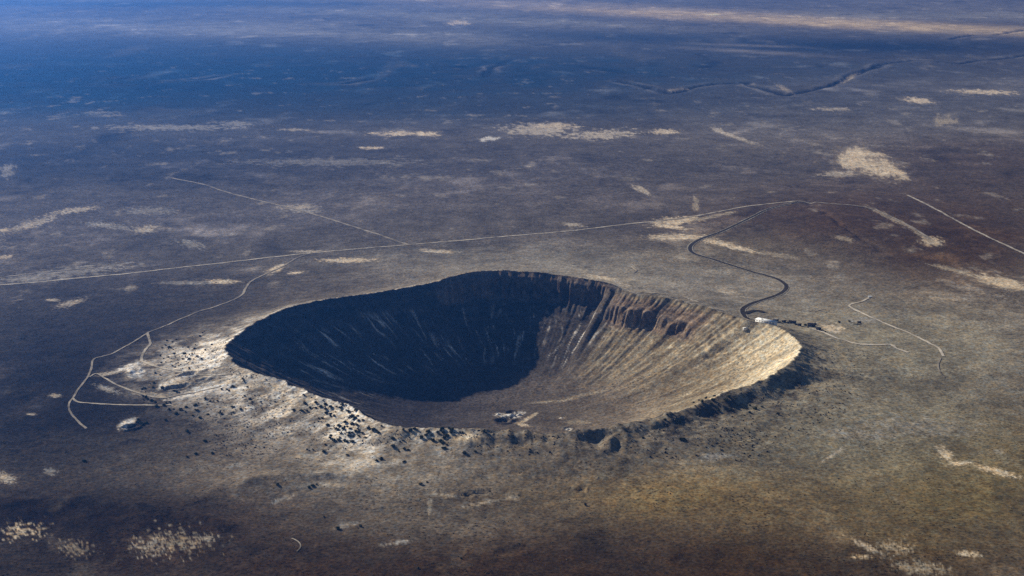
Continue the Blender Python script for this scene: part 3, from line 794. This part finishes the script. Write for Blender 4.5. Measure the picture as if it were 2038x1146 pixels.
PAVED = [(1588, 402), (1560, 408), (1530, 416), (1490, 435), (1440, 459), (1402, 473), (1380, 484), (1373, 495), (1384, 506), (1430, 520), (1490, 539),
         (1540, 553), (1559, 563), (1565, 573), (1551, 585), (1512, 599), (1490, 607), (1478, 616), (1480, 627), (1488, 634)]
strip("road_shoulder", PAVED, 17, M_SHOULDER, "pale gravel verge along the winding dark paved road", lift=0.7, seed=11.0)
strip("paved_road", PAVED, 10.5, M_ASPHALT, "dark paved road winding across the plain to the crater rim", lift=1.0, wob=0.05, seed=3.0)
strip("parking_spur", [(1480, 625), (1492, 621), (1505, 618), (1520, 622)], 11, M_ASPHALT, "short dark paved spur beside the road end at the rim", lift=1.1, wob=0.1)
TRACKS = [
    ([(-40, 570), (60, 563), (150, 554), (275, 542), (490, 518), (618, 504), (715, 495), (815, 487), (900, 480), (1000, 471), (1130, 460), (1250, 446), (1310, 440), (1395, 428), (1480, 412), (1545, 404), (1588, 400)],
     9, M_TRACK, "long straight pale road crossing the plain behind the crater"),
    ([(815, 487), (790, 480), (760, 469), (700, 450), (640, 431), (580, 414), (520, 400), (450, 382), (400, 366), (340, 354)], 10, M_TRACK_DIM, "pale track forking off the long road towards the blue distance"),
    ([(618, 504), (590, 514), (560, 532), (530, 545), (500, 560), (488, 575), (480, 588), (440, 606), (390, 622), (330, 648), (294, 662)], 5.5, M_TRACK_DIM, "faint dirt track curving from the long road towards the quarry flank"),
    ([(294, 662), (295, 670), (299, 684), (292, 693), (285, 703), (282, 716), (290, 722), (320, 732), (350, 739), (395, 746), (430, 747), (460, 744)], 5.5, M_TRACK, "bright bent dirt track leading up to the left rim"),
    ([(294, 662), (260, 684), (225, 703), (188, 714), (183, 730), (177, 746), (165, 764), (150, 783), (144, 793)], 4.5, M_TRACK_DIM, "dirt track running down beside the white quarry patch"),
    ([(144, 793), (138, 802), (137, 813), (143, 825), (155, 839), (172, 853)], 4.0, M_TRACK_DIM, "faint end of the dirt track fading into dark scrub"),
    ([(144, 793), (155, 800), (185, 803), (240, 806), (310, 807), (340, 806)], 4.5, M_TRACK, "level pale dirt track heading to the bushes below the quarry"),
    ([(178, 750), (193, 744), (215, 756), (250, 773), (290, 787), (320, 792), (350, 788), (400, 778), (440, 768)], 4.0, M_TRACK, "thin dirt track slanting across the quarried flank"),
    ([(1732, 592), (1715, 600), (1690, 608), (1720, 625), (1765, 645), (1820, 668), (1850, 683), (1867, 692), (1874, 702), (1878, 709)], 6.0, M_TRACK_BRIGHT, "hooked pale dirt track on the plain east of the rim"),
    ([(1872, 712), (1867, 725), (1870, 739), (1880, 752)], 3.5, M_TRACK_DIM, "faint curved tail of the hooked dirt track"),
    ([(1614, 653), (1640, 662), (1655, 669), (1680, 677), (1710, 685), (1745, 686), (1772, 686), (1785, 694), (1808, 702)], 7.5, M_TRACK_BRIGHT, "bright wavy dirt track starting at the dark buildings"),
    ([(1805, 388), (1850, 410), (1900, 437), (1960, 468), (2045, 508), (2120, 545)], 9, M_TRACK, "straight pale road cutting across the reddish plain"),
    ([(1588, 400), (1650, 405), (1720, 412), (1770, 430), (1810, 450), (1850, 474)], 9, M_TRACK_DIM, "dim dirt road bending over the reddish hill"),
    ([(1620, 620), (1632, 617), (1643, 615)], 3.0, M_TRACK, "short pale scratch of dirt track near the visitor buildings"),
    ([(0, 553), (60, 545), (130, 538), (190, 533)], 8, M_TRACK_DIM, "second dim track running above the long straight road"),
    ([(1275, 581), (1310, 584), (1345, 588), (1390, 602), (1440, 618), (1480, 633)], 3.2, M_TRACK, "pale footpath along the far rim towards the white building"),
    ([(1252, 524), (1262, 532), (1268, 538), (1262, 543)], 3.5, M_TRACK_DIM, "small zigzag path behind the crater corner"),
    ([(590, 1098), (598, 1088), (592, 1078), (580, 1072)], 2.2, M_TRACK_DIM, "tiny hooked path on the brown foreground"),
]
for i, (px, w, m, lab) in enumerate(TRACKS):
    strip("dirt_track", px, w, m, lab, seed=20.0 + 3.1 * i)


# ------------------------------------------------------------------ buildings
def box_vf(x0, x1, y0, y1, z0, z1):
    v = [(x0, y0, z0), (x1, y0, z0), (x1, y1, z0), (x0, y1, z0), (x0, y0, z1), (x1, y0, z1), (x1, y1, z1), (x0, y1, z1)]
    f = [(3, 2, 1, 0), (4, 5, 6, 7), (0, 1, 5, 4), (1, 2, 6, 5), (2, 3, 7, 6), (3, 0, 4, 7)]
    return v, f


def boxes(name, mat, parent, bs, bevel=0.0):
    V, F = [], []
    for b_ in bs:
        v, f = box_vf(*b_)
        o_ = len(V); V += v; F += [tuple(i + o_ for i in q) for q in f]
    return mesh_obj(name, V, F, mat, parent)


def gable(name, mat, parent, x0, x1, y0, y1, z0, h):
    ym = (y0 + y1) / 2
    V = [(x0, y0, z0), (x1, y0, z0), (x1, y1, z0), (x0, y1, z0), (x0, ym, z0 + h), (x1, ym, z0 + h)]
    me = bpy.data.meshes.new(name)
    me.from_pydata(V, [], [(3, 2, 1, 0), (0, 1, 5, 4), (2, 3, 4, 5), (1, 2, 5), (3, 0, 4)])
    me.materials.append(mat)
    o = bpy.data.objects.new(name, me); COL.objects.link(o); o.parent = parent
    return o


def root(name, p, rz, label, cat, group=None):
    o = bpy.data.objects.new(name, None)
    o.location = p; o.rotation_euler = (0, 0, rz); o.empty_display_size = 2
    COL.objects.link(o)
    return tag(o, label, cat, group)


# the museum: long white building on the far rim
def crest_at(u, v, out=1.02):
    """a place just outside the crest on the far rim, along the bearing seen at (u, v)"""
    p = on_plane(float(u), float(v), 48.0)
    th = math.atan2(p[1] - CY, p[0] - CX)
    r_ = float(rim_radius(np.array(th))) * out
    x_, y_ = CX + r_ * math.cos(th), CY + r_ * math.sin(th)
    return np.array((x_, y_, float(height(x_, y_))))


pa, pb = crest_at(1488, 636, 1.03), crest_at(1517, 642, 1.03)
ctr = (pa + pb) / 2
Lm = max(19.0, min(25.0, float(np.hypot(*(pb - pa)[:2])) * 0.55))
rz = max(-0.7, min(0.7, math.atan2(pb[1] - pa[1], pb[0] - pa[0])))
_q = [height(ctr[0] + a_ * math.cos(rz), ctr[1] + a_ * math.sin(rz)) for a_ in np.linspace(-Lm, Lm, 9)]
_q += [height(ctr[0] + a_ * math.sin(rz), ctr[1] - a_ * math.cos(rz)) for a_ in np.linspace(-22, 8, 7)]
ctr[2] = float(max(_q)) + 0.3
mu = root("visitor_building", ctr, rz, "long low white roofed visitor building on the far rim at the road end", "building")
boxes("wall", M_WHITE, mu, [(-Lm, Lm, -7, 7, -9.0, 4.2)])
boxes("roof", M_WHITE, mu, [(-Lm - 1, Lm + 1, -8, 8, 4.203, 4.9)])
boxes("roof_unit", M_DARKWALL, mu, [(-Lm * .5, -Lm * .5 + 3, -1.5, 1.5, 4.903, 6.0)])
for k in range(7):
    x = -Lm + 3 + k * (2 * Lm - 8) / 6
    wdw = boxes("window", M_GLASS, mu, [(x, x + 2.4, -7.06, -6.9, 1.2, 3.0)])
boxes("door", M_DARKWALL, mu, [(Lm - 2.6, Lm - 1.0, -7.08, -6.9, -0.2, 2.2)])

# white hut on the lookout below it
p = at([1483], [655])[0]
hut = root("lookout_hut", p, 0.2, "small white lookout hut on the rocky slope just below the visitor building", "hut")
boxes("wall", M_WHITE, hut, [(-4.5, 4.5, -2.4, 2.4, -2.5, 2.8)])
boxes("roof", M_WHITE, hut, [(-5, 5, -2.9, 2.9, 2.803, 3.2)])
boxes("window", M_GLASS, hut, [(-3, 3, -2.46, -2.3, 1.2, 2.2)])

p = at([1731], [592])[0]
sh = root("white_shed", p, -0.3, "tiny white shed alone at the bend of the hooked dirt track", "shed")
boxes("wall", M_WHITE, sh, [(-4, 4, -3, 3, -1, 3.2)])
gable("roof", M_WHITE, sh, -4.4, 4.4, -3.5, 3.5, 3.203, 1.6)
boxes("door", M_DARKWALL, sh, [(-1, 1, -3.06, -2.9, 0, 2.2)])

DARK = [(1544, 640, 6, 4.5, 4.0, 'flat', "squat dark flat roofed shed nearest the long white building"),
        (1560, 641, 4.5, 4, 3.4, 'flat', "small dark shed second along from the white building"),
        (1577, 643, 8, 4, 4.2, 'gable', "long dark gabled barn in the middle of the rim row"),
        (1591, 648, 4, 4, 4.0, 'flat', "dark square shed beside the rim drop off"),
        (1615, 649, 8.5, 5, 5.2, 'gable', "largest dark gabled building at the end of the rim row"),
        (1629, 656, 5.5, 4, 3.2, 'flat', "low dark shed in front of the pale cleared ground")]
for (u, v, hx, hy, hz, kind_, lab) in DARK:
    p = at([u], [v])[0]
    o = root("dark_shed", p, -0.25, lab, "shed", "dark buildings along the rim")
    boxes("wall", M_DARKWALL, o, [(-hx, hx, -hy, hy, -1.5, hz)])
    if kind_ == 'flat':
        boxes("roof", M_DARKROOF, o, [(-hx - .5, hx + .5, -hy - .5, hy + .5, hz + .003, hz + .45)])
    else:
        gable("roof", M_DARKROOF, o, -hx - .5, hx + .5, -hy - .6, hy + .6, hz + .003, 2.4)
    boxes("door", M_WHITE, o, [(-0.8, 0.8, -hy - .05, -hy + .1, 0, 2.2)])
    boxes("window", M_GLASS, o, [(hx * .4, hx * .4 + 1.4, -hy - .05, -hy + .1, 1.2, 2.4)])
p = at([1710], [643])[0]
tk = root("water_tank", p, 0.0, "dark round water tank on grey bare ground beyond the sheds", "tank")


def cyl(name, mat, parent, r0, r1, z0, z1, n=20, cap=True):
    V = []; F = []
    for k in range(n):
        a = 2 * math.pi * k / n
        V.append((r0 * math.cos(a), r0 * math.sin(a), z0)); V.append((r1 * math.cos(a), r1 * math.sin(a), z1))
    me = bpy.data.meshes.new(name)
    F = [(2 * k, 2 * ((k + 1) % n), 2 * ((k + 1) % n) + 1, 2 * k + 1) for k in range(n)]
    if cap:
        F.append(tuple(2 * k + 1 for k in range(n)))
    me.from_pydata(V, [], F); me.materials.append(mat)
    o = bpy.data.objects.new(name, me); COL.objects.link(o); o.parent = parent
    return o


cyl("tank_wall", M_DARKWALL, tk, 4.6, 4.6, -1, 4.0)
cyl("tank_roof", M_DARKROOF, tk, 4.8, 0.5, 4.003, 5.2)

# mine remains on the crater floor
def heap_mesh(name, seed, rx, ry, h, nu=22, nv=7):
    V = []; F = []
    for i in range(nv + 1):
        f = i / nv
        for k in range(nu):
            a = 2 * math.pi * k / nu
            w = 1 + 0.25 * float(noise(math.cos(a) * 1.6 + seed, math.sin(a) * 1.6)) + 0.08 * float(noise(a * 5, f * 4 + seed))
            zz = h * (1 - f ** 1.4) * (1 + 0.18 * float(noise(a * 2 + 9, f * 3 + seed))) - 0.6 * f
            V.append((rx * f * w * math.cos(a), ry * f * w * math.sin(a), zz))
    for i in range(nv):
        for k in range(nu):
            F.append((i * nu + k, (i + 1) * nu + k, (i + 1) * nu + (k + 1) % nu, i * nu + (k + 1) % nu))
    me = bpy.data.meshes.new(name); me.from_pydata(V, [], F); me.materials.append(M_SPOIL)
    for p_ in me.polygons: p_.use_smooth = True
    return me


M_SPOIL = noisy_mat("white_spoil", (0.50, 0.47, 0.41), (0.74, 0.71, 0.65), 0.3)
HEAPS = [(992, 825, 5, 5, 3.2, "small bright spoil heap at the back of the floor workings"),
         (1018, 826, 10, 7, 3.6, "widest white spoil heap in the middle of the floor workings"),
         (1034, 826, 8, 6, 3.4, "white spoil heap beside the pale fork of ground on the floor"),
         (1131, 855, 9, 6, 2.6, "lone pale spoil heap close under the near rim"),
         (1118, 832, 5, 5, 2.0, "faint little spoil heap apart on the brown floor")]
for i, (u, v, rx, ry, h, lab) in enumerate(HEAPS):
    p = at([u], [v])[0]
    o = bpy.data.objects.new("spoil_heap", heap_mesh("spoil_heap", 3.7 * i, rx, ry, h))
    o.location = p; COL.objects.link(o)
    tag(o, lab, "heap", "spoil heaps on the crater floor")

# ------------------------------------------------------------------ junipers
random.seed(11)


def ico(sub):
    bm = bmesh.new(); bmesh.ops.create_icosphere(bm, subdivisions=sub, radius=1.0)
    v = np.array([p.co[:] for p in bm.verts]); f = np.array([[q.index for q in t.verts] for t in bm.faces]); bm.free()
    return v, f


ICO_V, ICO_F = ico(1)


def crown_mesh(seed):
    rnd = np.random.RandomState(seed)
    V = []; F = []; o = 0
    for k in range(9):
        a = rnd.rand() * 6.28; rr = 0.62 * math.sqrt(rnd.rand())
        c = np.array((rr * math.cos(a), rr * math.sin(a), 0.25 + 0.55 * rnd.rand() * (1.1 - rr)))
        sc = np.array((0.42, 0.42, 0.36)) * (0.7 + 0.5 * rnd.rand())
        v = ICO_V * (1 + 0.25 * rnd.randn(len(ICO_V), 1)) * sc + c
        V.append(v); F.append(ICO_F + o); o += len(v)
    for k in range(70):                                # loose sprays of foliage
        d = rnd.randn(3); d /= np.linalg.norm(d); d[2] = abs(d[2]) * 0.8
        c = d * np.array((0.95, 0.95, 0.8)) * (0.8 + 0.35 * rnd.rand()) + (0, 0, 0.22)
        v = c + rnd.randn(3, 3) * 0.14
        V.append(v); F.append(np.array([[o, o + 1, o + 2]])); o += 3
    me = bpy.data.meshes.new("crown")
    me.from_pydata(np.concatenate(V).tolist(), [], np.concatenate(F).tolist())
    me.materials.append(M_LEAF)
    return me


def trunk_mesh(seed):
    rnd = random.Random(seed)
    V = []; F = []
    def limb(p, q, r0, r1):
        p = np.array(p); q = np.array(q); d = q - p; d = d / np.linalg.norm(d)
        s_ = np.cross(d, (0.3, 1, 0.2)); s_ /= np.linalg.norm(s_); t_ = np.cross(d, s_)
        b0 = len(V)
        for (c, r_) in ((p, r0), (q, r1)):
            for k in range(6):
                a = k * math.pi / 3
                V.append(tuple(c + r_ * (math.cos(a) * s_ + math.sin(a) * t_)))
        for k in range(6):
            F.append((b0 + k, b0 + (k + 1) % 6, b0 + 6 + (k + 1) % 6, b0 + 6 + k))
    limb((0, 0, -0.25), (0.05, 0.02, 0.3), 0.10, 0.07)
    for k in range(3):
        a = k * 2.1 + rnd.random()
        limb((0.05, 0.02, 0.27), (0.45 * math.cos(a), 0.45 * math.sin(a), 0.62), 0.05, 0.02)
    me = bpy.data.meshes.new("trunk"); me.from_pydata(V, [], F); me.materials.append(M_BARK)
    return me


CROWNS = [crown_mesh(s_) for s_ in range(6)]
TRUNKS = [trunk_mesh(s_) for s_ in range(3)]

za = lambda L: [(580 + x / 4.852, 760 + y / 4.852) for x, y in L]
zb = lambda L: [(x / 3.82, 600 + y / 3.82) for x, y in L]
zc = lambda L: [(1000 + x / 2.865, 500 + y / 2.865) for x, y in L]
zd = lambda L: [(x / 2.0, 850 + y / 2.0) for x, y in L]
GROVES = [
    ("bushes in the dense grove on the pale near rim", "dense grove on the pale near rim",
     za([(120, 130), (235, 205), (328, 220), (235, 255), (285, 245), (330, 265), (335, 305), (380, 245), (435, 240), (490, 225), (485, 280), (530, 275), (620, 280), (590, 325),
         (640, 330), (600, 365), (650, 375), (690, 370), (575, 340), (265, 355), (300, 355), (375, 330), (410, 330), (180, 250), (130, 210), (100, 280), (150, 280), (20, 275), (350, 420), (475, 255), (550, 290), (610, 350)])),
    ("bushes in the grove at the foot of the pale slope", "grove at the foot of the pale slope",
     za([(520, 395), (560, 350), (590, 410), (635, 420), (460, 430), (540, 435), (440, 465), (480, 500), (500, 460), (380, 520), (410, 565), (455, 565), (510, 570), (550, 525),
         (590, 580), (585, 490), (650, 485), (685, 495), (650, 525), (715, 540), (740, 450), (790, 465), (840, 495), (870, 430), (375, 545), (535, 580), (620, 480), (560, 500)])),
    ("bushes in the clump along the lowest rim crest", "clump along the lowest near rim",
     za([(1080, 465), (1150, 475), (1185, 455), (1210, 465), (1320, 485), (1300, 520), (1355, 520), (1415, 495), (1465, 490), (1500, 525), (1475, 545), (1365, 570), (1440, 575), (1500, 610),
         (1475, 645), (1550, 460), (1540, 495), (1455, 455), (1650, 490), (1860, 480), (1255, 540), (1440, 470), (1460, 590), (1520, 450), (1630, 490)])),
    ("bushes scattered below the near rim", "loose scatter below the near rim",
     za([(1670, 690), (1775, 675), (1885, 600), (980, 550), (1085, 570), (980, 625), (1090, 650), (1130, 660), (1040, 675), (870, 745), (820, 765), (1090, 770), (540, 710), (315, 680), (205, 655), (150, 655), (330, 610)])),
    ("bushes above the quarry track", "thicket above the bent dirt track",
     zb([(1340, 290), (1235, 355), (1300, 355), (1325, 400), (1280, 425), (1245, 435), (1225, 465), (1310, 490), (1330, 500), (1440, 515), (1220, 415), (1735, 265), (1540, 240), (1520, 265),
         (1610, 330), (1560, 370), (1430, 350), (1400, 400), (1460, 400), (1480, 360), (1500, 420), (1440, 440), (1390, 440), (1270, 300), (1285, 350), (1310, 310)])),
    ("bushes around the white quarry", "bushes among the white quarry cuts",
     zb([(1100, 665), (1165, 655), (1235, 660), (1085, 720), (1125, 745), (1180, 765), (1190, 800), (1245, 790), (1290, 770), (1170, 620), (1180, 545), (1845, 590), (1740, 680), (1880, 650),
         (1860, 720), (1770, 650), (1560, 740), (1600, 760), (1900, 745), (1150, 755), (1080, 670), (1110, 730), (1345, 690), (1320, 680)])),
    ("bushes in the row below the quarry", "loose row below the white quarry",
     zb([(1285, 825), (1320, 820), (1340, 855), (1375, 825), (1415, 805), (1410, 840), (1480, 795), (1485, 825), (1465, 870), (1520, 885), (1580, 860), (1680, 855), (1770, 805), (1830, 820),
         (1775, 845), (1260, 905), (1500, 828), (1490, 790)])),
    ("bushes beside the lower white pit", "huddle beside the lower white pit",
     zb([(1050, 900), (1075, 930), (1110, 925), (1040, 920), (1060, 920), (1085, 938)])),
    ("bushes on the shaded outer flank", "bushes on the dark outer flank",
     zc([(1090, 865), (1120, 850), (1160, 840), (1210, 830), (1290, 830), (1330, 840), (1410, 880), (1230, 910), (1300, 905), (1410, 920), (1480, 890), (1570, 930), (1190, 870), (940, 935),
         (990, 965), (1010, 975), (1020, 1075), (1140, 860), (1100, 885), (1440, 900), (1390, 900), (1275, 850), (925, 960), (1200, 850)])),
    ("bushes by the dark sheds", "bushes by the dark rim sheds",
     [(1523, 640), (1552, 641), (1568, 643), (1584, 646), (1603, 648), (1608, 652), (1636, 657), (1643, 660), (1622, 646), (1670, 642), (1690, 640)]),
    ("bushes dotted over the foreground", "few dotted over the foreground",
     zd([(815, 57), (745, 17), (1515, 130), (845, 105), (780, 108), (745, 120), (335, 137), (1605, 140), (1245, 235), (1105, 230), (1345, 405), (1435, 395), (1290, 358), (1700, 220),
         (1850, 105), (1835, 522), (1665, 563), (1230, 240), (1260, 228), (1675, 228), (1500, 135)]) + zb([(1560, 1065), (1645, 1020), (1425, 990)]) + [(1165, 1005), (1280, 872), (1362, 874)]),
]
PCOL = ["far left", "inner left", "inner right", "far right"]
PROW = ["back", "middle", "front"]
for gi, (grp, where, px) in enumerate(GROVES):
    nbase = len(px)
    if gi in (0, 1, 4, 5):
        er = random.Random(900 + gi)
        px = px + [(u_ + er.uniform(-16, 16), v_ + er.uniform(-6, 6)) for u_, v_ in er.sample(px, min(14, len(px)))]
    P = at([a for a, _ in px], [b for _, b in px])
    us = np.array([a for a, _ in px]); vs = np.array([b for _, b in px])
    rnd = random.Random(100 + gi)
    sizes = []; cls = []; seen = set()
    for i in range(len(px)):
        base_ = {0: 3.1, 1: 3.2, 2: 3.1, 8: 3.4, 10: 2.6, 9: 2.8}.get(gi, 2.9) * (0.62 if i >= nbase else 1.0)
        cls.append(rnd.randrange(5))
        sizes.append(base_ * (0.70, 0.84, 1.0, 1.15, 1.3)[cls[-1]])
    order = {int(np.argmin(us)): "leftmost", int(np.argmax(us)): "rightmost", int(np.argmin(vs)): "farthest back", int(np.argmax(vs)): "nearest"}
    big = int(np.argmax(sizes))
    tr = np.argsort(np.argsort(us)) * 4 // len(us); tv = np.argsort(np.argsort(vs)) * 3 // len(vs)
    for i in range(len(px)):
        r_ = sizes[i]; p = P[i]
        hz = r_ * rnd.uniform(0.95, 1.35)
        wide = rnd.uniform(0.85, 1.3)
        o = root("juniper_bush", (p[0], p[1], p[2]), rnd.uniform(0, 6.28), None, "bush", grp)
        o.scale = (r_ * wide, r_ / wide ** 0.5, hz)
        szw = ("tiny", "small", "middling", "large", "huge")[cls[i]]
        shp = "spreading" if wide > 1.15 else ("compact" if wide < 1.0 else "rounded")
        if i in order:
            lab = f"{order[i]} dark juniper of the {where}"
        elif i == big:
            lab = f"biggest dark juniper of the {where}"
        else:
            lab = f"{szw} {shp} juniper, {PCOL[tr[i]]} {PROW[tv[i]]} of the {where}"
            if lab in seen:
                near = min((q for q in range(len(px)) if q != i), key=lambda q: (us[q] - us[i]) ** 2 + (vs[q] - vs[i]) ** 2)
                lab = f"{szw} juniper {'right' if us[i] > us[near] else 'left'} of another, {PROW[tv[i]]} of {where}"
                if lab in seen:
                    lab = f"{shp} juniper {'below' if vs[i] > vs[near] else 'above'} another, {PCOL[tr[i]]} of {where}"
        seen.add(lab)
        o["label"] = lab
        c = bpy.data.objects.new("crown", CROWNS[rnd.randrange(6)]); COL.objects.link(c); c.parent = o
        t = bpy.data.objects.new("trunk", TRUNKS[rnd.randrange(3)]); COL.objects.link(t); t.parent = o

M_BOULDER = noisy_mat("dark_rock", (0.035, 0.032, 0.028), (0.12, 0.105, 0.085), 0.2)

# ------------------------------------------------------------------ uncountable low scrub and rubble
def scatter(name, n, region, rad_rng, mat, seed, label):
    rnd = np.random.RandomState(seed)
    tv = np.array([(1, 0, 0), (-.5, .87, 0), (-.5, -.87, 0), (0.1, 0.1, .8), (.6, .6, .35), (-.7, .1, .4), (.1, -.7, .4)])
    tf = np.array([(0, 4, 6), (4, 1, 5), (5, 2, 6), (3, 4, 5), (3, 5, 6), (3, 6, 4), (0, 1, 4), (1, 2, 5), (2, 0, 6)])
    u = rnd.uniform(region[0], region[1], n); v = rnd.uniform(region[2], region[3], n)
    p = on_plane(u, v, 15.0)
    x, y = p[:, 0], p[:, 1]
    S, T = s_of(x, y)
    keep = (S > 1.01) & (fbm(x / 110.0 + seed, y / 110.0, 3) + 0.35 * rnd.randn(n) > region[4])
    if len(region) > 5:
        keep &= region[5](S, T)
    x, y = x[keep], y[keep]; n = len(x)
    z = height(x, y)
    r_ = rnd.uniform(*rad_rng, n); a = rnd.uniform(0, 6.28, n)
    vj = tv[None] * (1 + 0.25 * rnd.randn(n, 7, 1)) * r_[:, None, None]
    c, s_ = np.cos(a)[:, None], np.sin(a)[:, None]
    V = np.stack([vj[..., 0] * c - vj[..., 1] * s_ + x[:, None], vj[..., 0] * s_ + vj[..., 1] * c + y[:, None], vj[..., 2] + z[:, None] - 0.1], -1)
    F = (tf[None] + (np.arange(n) * 7)[:, None, None]).reshape(-1, 3)
    o = mesh_obj(name, V.reshape(-1, 3), F, mat)
    return tag(o, label, kind="stuff")


scatter("desert_scrub", 9000, (-60, 2100, 700, 1180, 0.12), (0.5, 1.5), M_SCRUB, 3, "low dark desert scrub sprinkled over the plain")
scatter("ejecta_rubble", 7000, (420, 1700, 700, 900, 0.0, lambda S, T: S < 1.22), (0.5, 1.7), M_ROCK, 5, "pale broken rock rubble strewn over the near rim")

scatter("dark_boulders", 5200, (330, 980, 680, 900, 0.05, lambda S, T: S < 1.5), (0.7, 2.1), M_BOULDER, 9, "dark loose boulders strewn over the pale near left flank")
scatter("flank_boulders", 3600, (950, 1720, 700, 920, 0.10, lambda S, T: S < 1.35), (0.8, 2.6), M_BOULDER, 12, "dark boulders and low brush on the shaded outer flank")

# ------------------------------------------------------------------ air
hb = 112000.0
hx = boxes("haze", None, None, [(-hb, hb, -hb, hb, -260.0, 905.0)])
hm = bpy.data.materials.new("haze")
hm.use_nodes = True
hnt = hm.node_tree
hnt.nodes.clear()
ho = hnt.nodes.new("ShaderNodeOutputMaterial")
hv = hnt.nodes.new("ShaderNodeVolumePrincipled")
hv.inputs["Color"].default_value = (*HAZE_COLOR, 1)
hv.inputs["Density"].default_value = HAZE_DENSITY
hv.inputs["Anisotropy"].default_value = HAZE_ANISO
hnt.links.new(hv.outputs[0], ho.inputs["Volume"])
hx.data.materials.append(hm)
hx["kind"] = "stuff"
